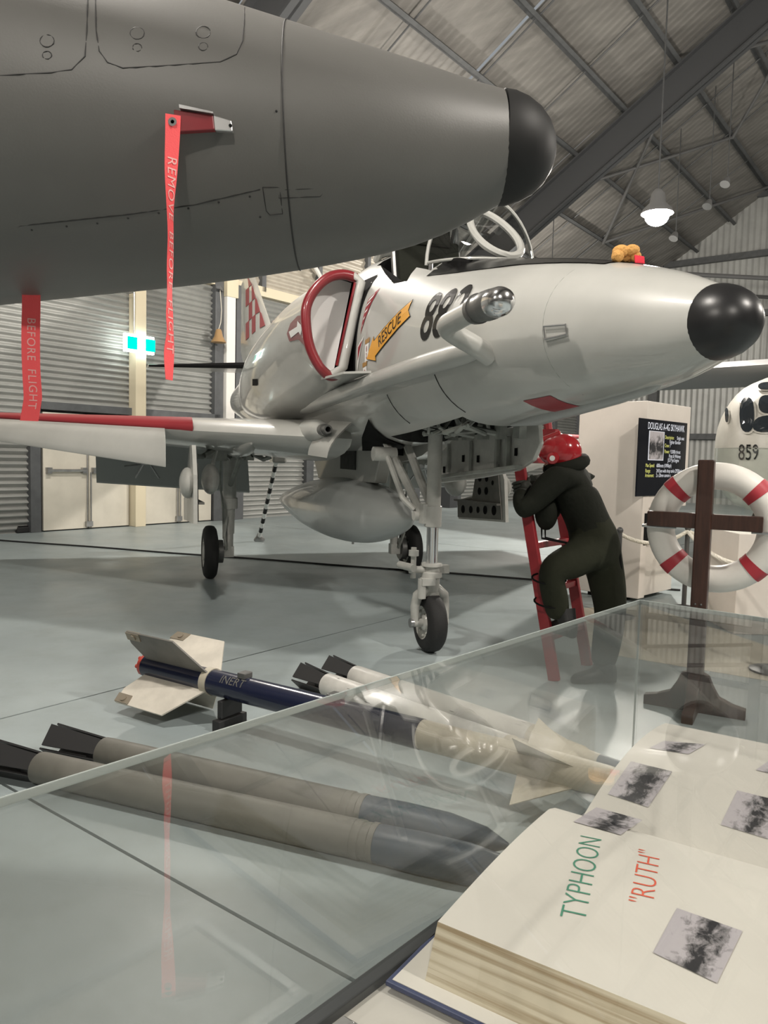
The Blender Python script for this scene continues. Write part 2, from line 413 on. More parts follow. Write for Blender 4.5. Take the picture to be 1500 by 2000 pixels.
br = MB(); br.cyl(hall(13.05, WALLV-.2, 5.75), hall(13.75, WALLV-.2, 5.1), .05, n=8); wpart('diagonal_brace', br, 'white_column')
for k, (a, b_) in enumerate(((6.72, 8.40), (8.64, 10.33))):
    d = empty('door_%d' % (k+1), hall((a+b_)/2, WALLV-.03, 0), kind='structure',
              label=['cream double door with push bars beside the left dark post', 'cream double door right of the cream column'][k])
    off = Vector(d.location); mid = (a+b_)/2
    def dp(name, mb, mt, par=None, **kw):
        mb.v = [tuple(Vector(v)-off) for v in mb.v]; return mb.build(name, mt, par or d, **kw)
    for (p, q) in ((a+.02, mid-.02), (mid+.02, b_-.02)):
        lf = dp('door_leaf', hbox(MB(), p, q, WALLV-.07, WALLV-.02, .02, 2.0), 'door_cream', bevel=.004)
        bar = MB(); bar.cyl(hall(p+.06, WALLV-.13, 1.03), hall(q-.06, WALLV-.13, 1.03), .025, n=8)
        for uu in (p+.08, q-.08): hbox(bar, uu-.04, uu+.04, WALLV-.15, WALLV-.07, .98, 1.08)
        dp('push_bar', bar, 'steel', lf)
    rod = MB(); rod.cyl(hall(mid-.03, WALLV-.1, .03), hall(mid-.03, WALLV-.1, 1.98), .012, n=6); rod.cyl(hall(mid+.04, WALLV-.1, .03), hall(mid+.04, WALLV-.1, 1.0), .012, n=6)
    hbox(rod, mid-.06, mid+.06, WALLV-.13, WALLV-.07, .05, .14); hbox(rod, mid-.08, mid+.08, WALLV-.15, WALLV-.07, 1.86, 1.95)
    dp('bolt_rod', rod, 'steel')
# far end wall ------------------------------------------------------
def vcorr(v0, v1, z0, z1, u, pitch=.2, amp=.02):
    mb = MB(); A = []; B = []; n = int(abs(v1-v0)/pitch*4)
    for i in range(n+1):
        v = v0+(v1-v0)*i/n; d = amp*math.sin(2*PI*v/pitch); A.append(hall(u+d, v, z0)); B.append(hall(u+d, v, z1))
    mb.strip(A, B); return mb
back = vcorr(WALLV, V0, 0, 19, U1); wb = tag(back.build('wall_back', 'corrugated', smooth=True, angle=80), 'far end wall of vertical ribbed sheeting', kind='structure')
for v in (9.5, 5.5, 1.5, -2.5, -6.5, -10.5): hbox(MB(), U1-.35, U1-.05, v-.17, v+.17, 0, 17).build('end_post', 'roof_steel', wb)
for z in (2.4, 4.6, 6.6, 8.6, 10.6): hbox(MB(), U1-.25, U1-.05, V0, WALLV, z-.1, z+.1).build('end_girt', 'roof_steel', wb)
mb = MB(); mb.strip([hall(U0, V0, 0), hall(U1, V0, 0)], [hall(U0, V0, 8), hall(U1, V0, 8)]); tag(mb.build('wall_right', 'corrugated'), 'right hangar wall of pale sheeting', kind='structure')
mb = MB(); mb.strip([hall(U0, V0, 0), hall(U0, WALLV+.1, 0)], [hall(U0, V0, 19), hall(U0, WALLV+.1, 19)]); tag(mb.build('wall_front', 'corrugated'), 'front hangar wall of pale sheeting', kind='structure')
# roof --------------------------------------------------------------
TN, EAVE, RIDGE = .65, 6.6, -4.5
def rz(v): return EAVE+(WALLV-v)*TN if v >= RIDGE else EAVE+(WALLV-RIDGE)*TN-(RIDGE-v)*TN
roof = empty('ceiling', hall(8, 0, 8), label='steep metal hangar roof on dark steel purlins and rafters', kind='structure')
def rpart(name, mb, mt, **kw):
    off = Vector(roof.location); mb.v = [tuple(Vector(v)-off) for v in mb.v]; return mb.build(name, mt, roof, **kw)
def roof_sheet(u0, u1, va, vb):
    mb = MB(); A = []; B = []; u = u0; k = 0
    while u <= u1+1e-6:
        A.append(hall(u, va, rz(va)+(.007 if k % 4 in (1, 2) else 0))); B.append(hall(u, vb, rz(vb)+(.007 if k % 4 in (1, 2) else 0)))
        u += (.10, .03, .04, .03)[k % 4]; k += 1
    mb.strip(A, B); return mb
edges = [U0, -5, 4, 8.52, 13.8, 18.5, 23.2, U1+.2]
for a, b_ in zip(edges, edges[1:]): rpart('roof_sheet', roof_sheet(a, b_, WALLV+.2, RIDGE), 'roof_sheet')
rpart('roof_sheet', roof_sheet(U0, U1, RIDGE, V0-.3), 'roof_sheet')
SL = Vector((0, 0, 1))*TN - VV; SL.normalize(); RN = SL.cross(UU).normalized()
if RN.z < 0: RN = -RN
PURL = [12.1, 10.9, 9.6, 8.4, 7.2, 6.0, 4.8, 3.6, 2.4, 1.2, 0, -1.3, -2.7, -4.0]
for v in PURL:
    c0 = hall(U0, v, rz(v)-.02); L = U1-U0; mb = MB()
    def slab(a0, a1, n0, n1):   # a along slope, n below roof
        q = [c0+SL*a-RN*n+UU*t for t in (0, L) for a in (a0, a1) for n in (n0, n1)]
        mb.add(q, [(0, 1, 3, 2), (4, 6, 7, 5), (0, 4, 5, 1), (2, 3, 7, 6), (0, 2, 6, 4), (1, 5, 7, 3)])
    slab(-.012, .012, 0, .24); slab(-.012, .09, .22, .24); slab(-.09, .012, 0, .02)
    rpart('purlin', mb, 'roof_steel')
def rafter(u, depth=.78, wid=.30):
    mb = MB()
    for a, b_ in ((WALLV-.2, RIDGE),):
        p = hall(u, a, rz(a)); q = hall(u, b_, rz(b_)); n0 = .26
        def beam(w, na, nb):
            vs = [x+UU*s*w/2-RN*n for x in (p, q) for s in (-1, 1) for n in (na, nb)]
            mb.add(vs, [(0, 1, 3, 2), (4, 6, 7, 5), (0, 4, 5, 1), (2, 3, 7, 6), (0, 2, 6, 4), (1, 5, 7, 3)])
        beam(.05, n0, n0+depth); beam(wid, n0, n0+.04); beam(wid, n0+depth-.04, n0+depth)
    if u not in (8.52,): hbox(mb, u-.2, u+.2, WALLV-.75, WALLV-.25, 0, EAVE-.2)
    return mb
for u in (-9.7, -.3, 8.52, 18.5): rpart('rafter', rafter(u), 'rafter_steel')
for (u, v, u2, v2, n) in ((9.1, 7.2, 13.8, 3.6, .3), (13.8, 3.6, 18.5, 0, .3), (18.5, 9.6, 23.2, 6, .3), (23.2, 9.6, 18.5, 6, .32), (18.5, 6, 23.2, 2.4, .3), (23.2, 6, 18.5, 2.4, .32), (23.2, 2.4, 27.9, -1.3, .3), (23.2, 9.6, 27.9, 6.0, .3)):
    b = MB(); b.cyl(hall(u, v, rz(v))-RN*n, hall(u2, v2, rz(v2))-RN*n, .045, n=8); rpart('brace', b, 'brace_steel')
for u in (11.4, 13.8, 16.2, 21, 23.2, 25.5):
    b = MB(); b.cyl(hall(u, 11.5, rz(11.5))-RN*.15, hall(u, 0, rz(0))-RN*.15, .018, n=6); rpart('bridging_rod', b, 'roof_steel')
b = MB(); b.cyl(hall(18.6, 9.0, 5.9), hall(27.9, 5.5, 6.9), .06, n=8); rpart('brace', b, 'brace_steel')
b = MB(); b.cyl(hall(18.6, 8.5, 6.3), hall(27.9, 2.0, 6.9), .06, n=8); rpart('brace', b, 'brace_steel')

# lamps ---------------------------------------------------------------
def lamp(u, v, z, label, power=1.0, down=False):
    p = hall(u, v, z); t = empty('high_bay_lamp', p, label=label, cat='lamp', group='high bay lamps under the hangar roof')
    h = MB(); h.lathe((0, 0, .04), (0, 0, 1), [(0, .24), (.06, .22), (.16, .12), (.30, .10), (.36, .05)], n=20); h.build('housing', 'lamp_body', t, smooth=True)
    g = MB(); g.sphere((0, 0, .0), (.175, .175, .14), 16, 10); g.build('lens', 'lamp_glow', t)
    r = MB(); r.cyl((0, 0, .4), (0, 0, rz(v)-z-.05), .012, n=6); r.build('drop_rod', 'roof_steel', t)
    ld = bpy.data.lights.new('lamp_light', 'POINT'); ld.energy = LAMP_W*power; ld.color = (1, .93, .84); ld.shadow_soft_size = .12
    lo = bpy.data.objects.new('lamp_light', ld); COL.objects.link(lo); lo.parent = t; lo.location = (0, 0, -.32)
lamp(12.0, 4.04, 5.15, 'bright high bay lamp hanging above the white jet nose', 1.3)
lamp(1, 3.0, 6.2, 'high bay lamp hanging above the dark grey jet', .6)
lamp(-6, 4, 6.0, 'high bay lamp hanging behind the dark grey jet tail', .8)
lamp(3, -3, 6.0, 'high bay lamp hanging right of the glass display case', .85)
lamp(11, -4, 6.0, 'high bay lamp hanging beyond the white display kiosk', 1.0)
lamp(6.3, 8.0, 6.0, 'high bay lamp hanging before the cream wall doors', .45)
lamp(-4, -3, 6.0, 'high bay lamp hanging behind the glass display case', .8)
lamp(18.8, 9.0, 6.0, 'high bay lamp hanging far along the left wall', .7)
lamp(22, -1, 6.5, 'high bay lamp hanging towards the far end wall', .4)
for i, (x, y) in enumerate(((1421, 348), (1386, 392), (1320, 455))):
    p = at(x, y, 19+i); t = empty('spot_fitting', p, label='small unlit spot fitting among the far roof braces, %s' % ('topmost of three', 'middle of three', 'lowest of three')[i], cat='lamp', group='spot fittings')
    b = MB(); b.lathe((0, 0, 0), (-.4, -.3, -.8), [(0, .06), (.12, .1), (.2, .12)], n=12); b.build('shade', 'lamp_body', t, smooth=True)
    b = MB(); u_ = p.dot(UU); v_ = p.dot(VV); b.cyl((0, 0, 0), (0, 0, rz(v_)-p.z-.05), .012, n=6); b.build('drop_rod', 'roof_steel', t)
# exit sign, bell, box by the wall, floor cable ------------------------
def onwall(px, py, v):
    r = ray(px, py); return CAM+r*(v/(r.dot(VV)))
c = onwall(274, 672, WALLV-.34); t = empty('exit_sign', c, HALL_ROT, 'lit green and white exit sign on the cream column', 'exit sign')
b = MB(); b.box((0, .04, 0), (.62, .06, .32)); b.build('case', 'exit_white', t, bevel=.01)
for sx in (-.19, .19): b = MB(); b.box((sx+.03, .005, 0), (.20, .012, .22)); b.build('green_panel', 'exit_green', t)
b = MB(); b.box((.02, .003, -.02), (.05, .01, .15)); b.sphere((.03, .003, .085), (.028, .006, .028), 10, 6); b.build('figure_symbol', 'exit_white', t)
b = MB(); b.cyl((-.1, .04, .15), (-.1, .04, .9), .012, n=6); b.cyl((-.1, .04, .9), (-.1, .26, .9), .012, n=6); b.build('hanger', 'steel', t)
c = onwall(427, 655, WALLV-.3); t = empty('bell', c, 0, 'small wooden bell hanging before the dark wall post', 'bell')
b = MB(); b.lathe((0, 0, .12), (0, 0, -1), [(0, .04), (.03, .06), (.14, .085), (.22, .13), (.26, .155), (.265, .12)], n=20); b.build('body', 'ornament_wood', t, smooth=True)
b = MB(); b.path([(0, 0, .12), (.04, 0, .25), (.05, .02, .5), (0, .1, .9)], .008, 6); b.build('cord', 'rope_white', t)
b = MB(); b.box((0, .1, .93), (.06, .3, .06)); b.build('bracket', 'wall_frame', t)
c = onz(43, 1040, 0); t = empty('floor_box', c, HALL_ROT, 'low black box on the floor by the left wall post', 'box')
b = MB(); b.box((0, 0, .05), (.26, .2, .10)); b.build('body', 'rubber', t, bevel=.02); b = MB(); b.box((0, 0, .107), (.2, .14, .014)); b.build('lid', 'black_matt', t)
p0, p1 = onz(-160, 1043, .012), onz(1330, 1153, .012); b = MB(); b.path([p0+(p1-p0)*k/24+Vector((0, .02*math.sin(k*1.1), 0)) for k in range(25)], .012, 6)
tag(b.build('floor_cable', 'rubber', smooth=True), 'long black cable running across the floor behind the jet wheels', 'cable')

# ================================================================== THE JETS
def jl(x, s, z): return Vector((x, -s, z))      # x ahead of the nose wheel, s to starboard, z up from the ground
SX = [2.72, 2.5, 2.24, 1.9, 1.5, 1.06, .6, 0, -.6, -1.2, -2, -3, -4.5, -6, -7.3, -8.4]
f_top = pchip(SX, [2.07, 2.165, 2.25, 2.345, 2.44, 2.54, 2.67, 2.82, 2.94, 2.96, 2.92, 2.86, 2.78, 2.73, 2.68, 2.62])
f_bot = pchip(SX, [1.79, 1.735, 1.70, 1.665, 1.635, 1.60, 1.565, 1.525, 1.49, 1.46, 1.44, 1.44, 1.5, 1.65, 1.83, 1.98])
f_hw = pchip(SX, [.14, .235, .31, .385, .455, .505, .535, .555, .57, .58, .59, .60, .58, .53, .45, .36])
f_n = pchip(SX, [2, 2, 2.02, 2.08, 2.12, 2.2, 2.35, 2.45, 2.35, 2.2, 2.2, 2.2, 2.1, 2, 2, 2])
def f_zm(x): return f_bot(x)+(f_top(x)-f_bot(x))*(.49 if x > 1.5 else .46)
def fs(x, z):                                    # half width of the fuselage at height z
    zm = f_zm(x); t = (z-zm)/((f_top(x)-zm) if z > zm else (zm-f_bot(x))); t = min(abs(t), 1); n = f_n(x)
    return f_hw(x)*(1-t**n)**(1/n)
def fsec(x, k=48, scale=1.0):
    zm = f_zm(x); n = f_n(x); out = []
    for i in range(k):
        a = 2*PI*i/k; c, s = math.cos(a), math.sin(a); e = 2/n
        y = f_hw(x)*math.copysign(abs(c)**e, c)*scale; h = ((f_top(x)-zm) if s > 0 else (zm-f_bot(x)))*math.copysign(abs(s)**e, s)*scale
        out.append(jl(x, y, zm+h))
    return out
def smoothed(pts, rep=6):                        # Catmull-Rom through an open row
    P = [Vector(p) for p in pts]; out = []
    for i in range(len(P)-1):
        a = P[max(i-1, 0)]; b = P[i]; c = P[i+1]; d = P[min(i+2, len(P)-1)]
        for k in range(rep):
            t = k/rep; out.append(.5*((2*b)+(c-a)*t+(2*a-5*b+4*c-d)*t*t+(3*b-a-3*c+d)*t**3))
    out.append(P[-1]); return out
# intake lip outline (s, z), from inner top over the outside to inner bottom
LIP = [(.555, 2.645), (.65, 2.66), (.76, 2.625), (.85, 2.535), (.905, 2.42), (.905, 2.28), (.875, 2.14), (.81, 2.02), (.735, 1.955), (.675, 1.965)]
LIPS = [(p.x, p.y) for p in smoothed([(a, b, 0) for a, b in LIP], 4)]
JET_N = Vector((.352, 5.485, 0)); JET_A = math.atan2(-.94665, .32227)
_JI = (Matrix.Translation(JET_N) @ Matrix.Rotation(JET_A, 4, 'Z')).inverted()
def hit1(px, py):                                # (x, z) where a sight line meets the numbered jet's side
    r = ray(px, py); Y = 2.5
    while Y < 7.5:
        p = _JI @ (CAM+r*Y)
        if f_bot(p.x) < p.z < f_top(p.x) and -p.y <= fs(p.x, p.z): return p.x, p.z
        Y += .004
    return None
_v = [hit1(*q) for q in ((836, 506), (795, 549), (769, 554), (743, 517))]
VCUT = _v+[(_v[3][0]+.05, 3.4), (_v[0][0], 3.4)]
def wheel(parent, c, r, wd, axis, hubside, name='wheel'):
    t = MB(); h = wd/2
    t.lathe(Vector(c)-Vector(axis)*h, axis, [(0, r*.56), (0, r*.72), (wd*.06, r*.88), (wd*.2, r*.975), (wd*.38, r), (wd*.5, r*1.003), (wd*.62, r), (wd*.8, r*.975), (wd*.94, r*.88), (wd, r*.72), (wd, r*.56)], n=40, cap0=False, cap1=False)
    for q in (-.22, 0, .22):
        pass
    w = t.build(name, 'tire', parent, smooth=True, angle=50)
    hb = MB()
    for sgn in (-1, 1):
        o = Vector(c)+Vector(axis)*sgn*(h*.98)
        hb.lathe(o, Vector(axis)*-sgn, [(0, r*.58), (.004, r*.6), (.02, r*.5), (.028, r*.3), (.012, r*.26), (.006, r*.2), (.004, r*.02)], n=28, cap0=False)
        x, y = hb.ring_frame(Vector(axis))
        for k in range(8):
            a = 2*PI*k/8; hb.sphere(o+(x*math.cos(a)+y*math.sin(a))*r*.44+Vector(axis)*sgn*-.015, .012, 6, 4)
    hb.build('hub', 'gear_white', w, smooth=True, angle=35)
    return w
def build_jet(root, skin):
    P = {}
    # fuselage shell with cockpit and nose gear bay carved out
    mb = MB(); xs = list(np.linspace(2.72, 2.2, 8))+list(np.linspace(2.05, -1.2, 24))+list(np.linspace(-1.5, -8.4, 22))
    mb.loft([fsec(x) for x in xs])
    f = mb.build('fuselage', skin, root)
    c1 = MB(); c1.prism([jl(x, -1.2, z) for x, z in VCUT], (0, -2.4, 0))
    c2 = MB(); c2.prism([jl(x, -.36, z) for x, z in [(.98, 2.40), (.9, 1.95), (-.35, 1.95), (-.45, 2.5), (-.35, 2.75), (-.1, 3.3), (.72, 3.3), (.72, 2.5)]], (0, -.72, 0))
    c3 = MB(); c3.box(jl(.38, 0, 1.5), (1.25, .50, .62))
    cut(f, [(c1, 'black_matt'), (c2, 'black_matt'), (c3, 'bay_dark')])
    f.data.shade_smooth(); f.data.set_sharp_from_angle(angle=math.radians(32))
    # nose cap
    cz = (2.07+1.79)/2; mb = MB(); pr = [(0, .1415), (.03, .139), (.07, .128), (.11, .108), (.14, .082), (.16, .052), (.17, .02)]
    mb.lathe(jl(2.72, 0, cz), (1, 0, -.06), pr, n=36); mb.build('nose_cap', 'radome_black', root, smooth=True, angle=60)
    for s in (1, -1):
        n = MB(); rings = []
        # nacelle behind the intake lip
        fa_ = pchip([-.2, -.8, -1.5, -2.2, -3, -4, -5, -6, -7], [.66, .70, .71, .70, .66, .56, .44, .30, .12])
        fh_ = pchip([-.2, -1, -2, -3, -4, -5, -6, -7], [.40, .47, .52, .52, .48, .42, .34, .22]); fc_ = pchip([-.2, -1, -2, -3.5, -5, -7], [2.33, 2.30, 2.24, 2.20, 2.22, 2.25])
        NL = len(LIPS)
        for i, x in enumerate([-.2, -.235, -.28, -.36, -.5, -.7, -1.0, -1.5, -2.1, -2.8, -3.5, -4.2, -5, -5.8, -6.6, -7]):
            e = min(max((-.2-x)/.75, 0), 1); e = e*e*(3-2*e); out = []
            for j, (a, z) in enumerate(LIPS):
                t_ = PI/2-PI*j/(NL-1); c_, s_ = math.cos(t_), math.sin(t_)
                ts = .25+fa_(x)*abs(c_)**.85; tz = fc_(x)+fh_(x)*math.copysign(abs(s_)**.85, s_)
                grow = 1+.05*min((-.2-x)/.1, 1)
                out.append(jl(x, s*((.70+(a-.70)*grow)*(1-e)+ts*e), (2.33+(z-2.33)*grow)*(1-e)+tz*e))
            p, q = out[-1], out[0]; out += [p*.66+q*.34, p*.33+q*.67]; rings.append(out)
        n.loft(rings, cap0=False, cap1=True); n.build('intake_duct', skin, root, smooth=True, angle=50)
        lip = MB(); lp = [jl(-.2, s*a, z) for a, z in LIPS]; lip.path(lp, .036, 10)
        ln = lip.build('intake_lip', 'red_gloss' if skin == 'jet_white' else skin, root, smooth=True, angle=60)
        sp = MB(); a0, a1 = LIPS[0], LIPS[-1]
        sp.path([jl(-.2, s*(a0[0]+.02), a0[1]+.01), jl(-.17, s*(a0[0]-.03), a0[1]-.03), jl(-.17, s*(a1[0]-.03), a1[1]+.05), jl(-.2, s*(a1[0]+.04), a1[1]-.005)], .034, 10); sp.build('splitter_edge', skin, ln, smooth=True, angle=60)
        rr = MB(); rr.path([jl(-.17, s*(a0[0]+.014), a0[1]-.04), jl(-.17, s*(a1[0]+.014), a1[1]+.06)], .010, 6); rr.build('splitter_stripe', 'red_gloss' if skin == 'jet_white' else skin, ln, smooth=True)
        bl = MB(); bp = [jl(-.34-.0*k, s*(.72+(a-.72)*1.05), 2.33+(z-2.33)*.98) for k, (a, z) in enumerate(LIPS)]; cc = jl(-.40, s*.73, 2.33)
        bl.add(bp+[cc], [(i, (i+1) % len(bp), len(bp)) for i in range(len(bp))]); bl.build('intake_blank', 'intake_blank', root, smooth=True)
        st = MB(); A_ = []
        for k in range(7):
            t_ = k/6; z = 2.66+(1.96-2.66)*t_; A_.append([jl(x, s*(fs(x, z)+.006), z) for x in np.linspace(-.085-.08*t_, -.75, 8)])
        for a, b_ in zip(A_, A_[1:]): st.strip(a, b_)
        st.build('diverter_shade', 'black_matt', root, smooth=True)  # black strip on the skin paints in the shade of the intake gap
        # wing
        wg = MB(); rings = []
        for sv in (.35, .62, .8, 1.1, 1.5, 2, 2.6, 3.2, 3.8, 4.1, 4.19):
            le = -1.3-.87*(sv-.8); te = -5.35; ch = le-te; k = (sv-.62)/(4.19-.62); th = .36*(1-k)+.09*k
            if sv > 4.15: th *= .4
            zc = 1.555+.045*(sv-.8); sec = []
            for q in range(28):
                a = 2*PI*q/28; xx = (1-math.cos(a))/2; yy = math.copysign(1, math.sin(a))*(2.6*math.sqrt(xx)*(1-xx)*.5+.0) if 0 < q < 28 else 0
                yy = math.copysign(1, math.sin(a))*(1.45*math.sqrt(max(xx, 0))-.62*xx-1.7*xx**2+1.4*xx**3-.53*xx**4)
                sec.append(jl(le-xx*ch, s*sv, zc+yy*th*1.05))
            rings.append(sec)
        wg.loft(rings); w = wg.build('wing', skin, root, smooth=True, angle=50)
        # red slat recess along the leading edge
        rc = MB(); A = []; B = []; Cc = []
        for sv in np.linspace(1.52, 4.0, 12):
            le = -1.3-.87*(sv-.8); k = (sv-.62)/3.57; th = .36*(1-k)+.09*k; zc = 1.555+.045*(sv-.8)
            row = [jl(le+.02-.13*abs(t)**2.2, s*sv, zc+.035+t*th*.30) for t in np.linspace(-1, 1, 9)]
            A.append(row)
        for a, b in zip(A, A[1:]): rc.strip(a, b)
        rc.add(A[0]+[jl(-2.4, s*1.52, 1.6)], [tuple(range(10))])
        rc.build('slat_recess', 'red_paint' if skin == 'jet_white' else skin, w, smooth=True)
        # drooped slat
        sl = MB(); rings = []
        for sv in np.linspace(1.75, 4.0, 10):
            le = -1.3-.87*(sv-.8); k = (sv-1.75)/2.25; c = .37*(1-k)+.17*k; zt = 1.585+.05*(sv-1.75)
            o = []; i_ = []
            for t in np.linspace(0, 1, 8):
                x = le+.02+c*(.60*t+.16*math.sin(PI*t)); z = zt+.02-c*(.90*t-.16*math.sin(PI*t)*.6)
                o.append(jl(x, s*sv, z)); i_.append(jl(x-.045*math.sin(PI*(.08+.84*t)), s*sv, z-.012))
            rings.append(o+i_[::-1])
        sl.loft(rings); sl.build('slat', skin, w, smooth=True, angle=45)
        # flap lowered under the trailing edge
        fp = MB(); fp.prism([jl(-4.75, s*.62, 1.47), jl(-4.75, s*2.42, 1.53), jl(-5.25, s*2.42, .98), jl(-5.25, s*.50, .87)], (.03, 0, .02))
        fo = fp.build('flap', 'flap_grey' if skin == 'jet_white' else skin, w)
        ac = MB(); q0 = jl(-4.93, s*1.83, 1.2); ac.box(q0+jl(.05, 0, .06), (.10, .26, .05)); ac.sphere(q0+jl(.06, 0, .1), (.1, .13, .08), 10, 6)
        for d in (-.12, .1): ac.cyl(q0+jl(.06, s*d*.3, .05), q0+jl(-.04, s*d*1.3, -.14), .012, n=6)
        ac.cyl(q0+jl(.05, s*.0, .04), q0+jl(.05, s*.26, .0), .012, n=6); ac.build('flap_hinge', 'steel', fo)
        # guns in the wing root
        gu = MB(); gu.lathe(jl(-1.35, s*.60, 1.60), (1, 0, 0), [(0, .10), (.30, .09), (.42, .065), (.44, .05)], n=18); gu.build('gun_fairing', skin, w, smooth=True)
        gu = MB(); gu.lathe(jl(-1.02, s*.60, 1.60), (1, 0, 0), [(0, .045), (.20, .045), (.20, .034), (.30, .034), (.30, .022), (.05, .022)], n=14); gu.build('gun_barrel', 'gunmetal', w, smooth=True, angle=30)
        bl = MB(); A = [jl(-.62-.12*t, s*(.44+.16*math.sin(t*1.6)), 1.66-.27*t) for t in np.linspace(0, 1, 7)]; B = [p+jl(-.4, s*.06, .02) for p in A]
        bl.strip(A, B); bl.strip([p+jl(0, 0, -.012) for p in A], [p+jl(0, 0, -.012) for p in B]); bl.build('blast_panel', skin, w, smooth=True)
        # tailplane
        tp = MB(); rings = []
        for sv in (.15, .5, 1.0, 1.5, 1.72):
            le = -7.1-.62*sv; te = -8.65-.05*sv; k = sv/1.72; th = .11*(1-k)+.03*k; sec = []
            for q in range(16):
                a = 2*PI*q/16; xx = (1-math.cos(a))/2; sec.append(jl(le-xx*(le-te), s*sv, 2.80+math.sin(a)*th*.5*(1-.45*xx)))
            rings.append(sec)
        tp.loft(rings); to = tp.build('tailplane', skin, root, smooth=True, angle=50)
        le_ = MB(); le_.path([jl(-7.1-.62*sv-.02, s*sv, 2.785) for sv in (.2, .6, 1.0, 1.4, 1.7)], [.05, .043, .035, .026, .018], 8); le_.build('tail_underside_shade', 'black_matt', to, smooth=True)  # black strip paints in the shaded underside of the tailplane
        # landing gear, main
        st = MB(); px_ = -3.55
        st.lathe(jl(px_, s*.98, 1.5), (-.02, 0, -1), [(0, .075), (.60, .075), (.60, .09), (.66, .092), (.72, .09), (.72, .062), (1.0, .058), (1.0, .048), (1.22, .048)], n=18)
        st.cyl(jl(px_-.02, s*.96, .30), jl(px_-.02, s*1.2, .30), .045, n=14); st.box(jl(px_-.02, s*.99, .30), (.1, .12, .12))
        mg = st.build('main_gear_leg', 'gear_white' if skin != 'jet_white' else 'gear_white', root, smooth=True, angle=35)
        bk = MB(); bk.path([jl(px_+.05, s*.98, 1.05), jl(px_+.35, s*.95, 1.25), jl(px_+.55, s*.92, 1.48)], .03, 8); bk.path([jl(px_+.1, s*1.02, .7), jl(px_+.13, s*1.05, .5), jl(px_+.05, s*1.02, .33)], .018, 6)
        bk.path([jl(px_+.02, s*1.08, 1.4), jl(px_+.08, s*1.1, 1.1), jl(px_+.08, s*1.06, .8), jl(px_+.06, s*1.05, .45)], .012, 6); bk.build('brace_and_pipes', 'primer', mg, smooth=True)
        wheel(mg, jl(px_-.02, s*1.19, .295), .295, .15, (0, 1, 0), s)
        bd = MB(); bd.lathe(jl(px_-.02, s*1.05, .30), (0, -s, 0), [(0, .13), (.07, .13), (.07, .05)], n=20); bd.build('brake', 'gunmetal', mg, smooth=True, angle=35)
        # well under the wing with its pipework
        wl = MB(); wl.prism([jl(-2.0, s*.75, 1.475), jl(-2.25, s*1.45, 1.50), jl(-3.95, s*1.35, 1.47), jl(-3.95, s*.8, 1.45)], (0, 0, -.035)); wo = wl.build('wheel_well', 'bay_dark', root)
        cl = MB(); rnd = random.Random(3)
        for q in range(16):
            a = jl(-2.2-rnd.random()*1.6, s*(.8+rnd.random()*.5), 1.45); b_ = a+Vector((rnd.uniform(-.35, .35), rnd.uniform(-.2, .2), -rnd.uniform(.03, .12))); c_ = b_+Vector((rnd.uniform(-.25, .25), rnd.uniform(-.15, .15), rnd.uniform(0, .15)))
            cl.path([a, b_, c_], rnd.uniform(.01, .03), 6)
        for q in range(6): cl.box(jl(-2.2-rnd.random()*1.5, s*(.8+rnd.random()*.5), 1.38), (rnd.uniform(.08, .2), rnd.uniform(.06, .14), rnd.uniform(.08, .2)))
        cl.build('well_pipework', 'primer', wo, smooth=True, angle=40)
        # gear doors
        dr = MB(); pl = [jl(x, s*1.49, z) for x, z in [(-1.95, 1.46), (-1.78, 1.2), (-1.72, .78), (-2.85, .72), (-2.88, .93), (-2.5, 1.0), (-2.42, 1.30), (-2.2, 1.46)]]
        dr.prism(pl, jl(0, s*.035, 0)); dd = dr.build('gear_door', 'gear_white', root)
        inn = MB(); pl = [jl(x, s*1.475, z) for x, z in [(-1.9, 1.3), (-1.78, .80), (-2.84, .74), (-2.86, .92), (-2.48, .98), (-2.40, 1.28)]]; inn.prism(pl, jl(0, s*.012, 0)); ino = inn.build('door_inner_skin', 'fin_grey', dd)
        for x, z, r in [(-2.7, .84, .045), (-2.5, .85, .04), (-2.32, .86, .035), (-2.15, .87, .045), (-1.95, .88, .05), (-2.3, 1.2, .04), (-2.14, 1.2, .035), (-2.3, 1.06, .04), (-2.14, 1.07, .04), (-2.0, 1.16, .025)]:
            ho = MB(); ho.cyl(jl(x, s*1.473, z), jl(x, s*1.4715, z), r, n=14); ho.build('lightening_hole', 'black_matt', ino)
        rb = MB(); rb.prism([jl(-1.8, s*1.475, .94), jl(-2.85, s*1.475, .925), jl(-2.85, s*1.475, .945), jl(-1.8, s*1.475, .96)], jl(0, -s*.05, 0)); rb.build('door_rib', 'fin_grey', ino)
        bu = MB(); bu.sphere(jl(-2.05, s*1.555, 1.12), (.28, .07, .14), 16, 10); bu.build('door_bulge', 'gear_white', dd, smooth=True)
        bi = MB(); bi.sphere(jl(-2.55, s*1.30, 1.14), (.24, .085, .15), 16, 10); bi.cyl(jl(-2.55, s*1.30, 1.2), jl(-2.55, s*1.22, 1.5), .02, n=8); bi.build('inner_gear_door', 'gear_white', root, smooth=True)
        fr_ = MB(); fr_.lathe(jl(-1.62, s*1.05, 1.485), (-1, 0, -.01), [(0, .01), (.15, .07), (.4, .11), (.9, .12), (1.5, .10), (2.2, .03)], n=18, sy=1); fr_.build('gear_fairing', skin, w, smooth=True)
    # fin and rudder
    fn = MB(); pf = [(-5.3, 2.72), (-6.1, 2.98), (-6.55, 3.32), (-8.35, 4.50), (-9.2, 4.57), (-9.45, 4.5), (-9.42, 3.25), (-9.15, 3.02), (-8.9, 2.7), (-8.3, 2.55)]
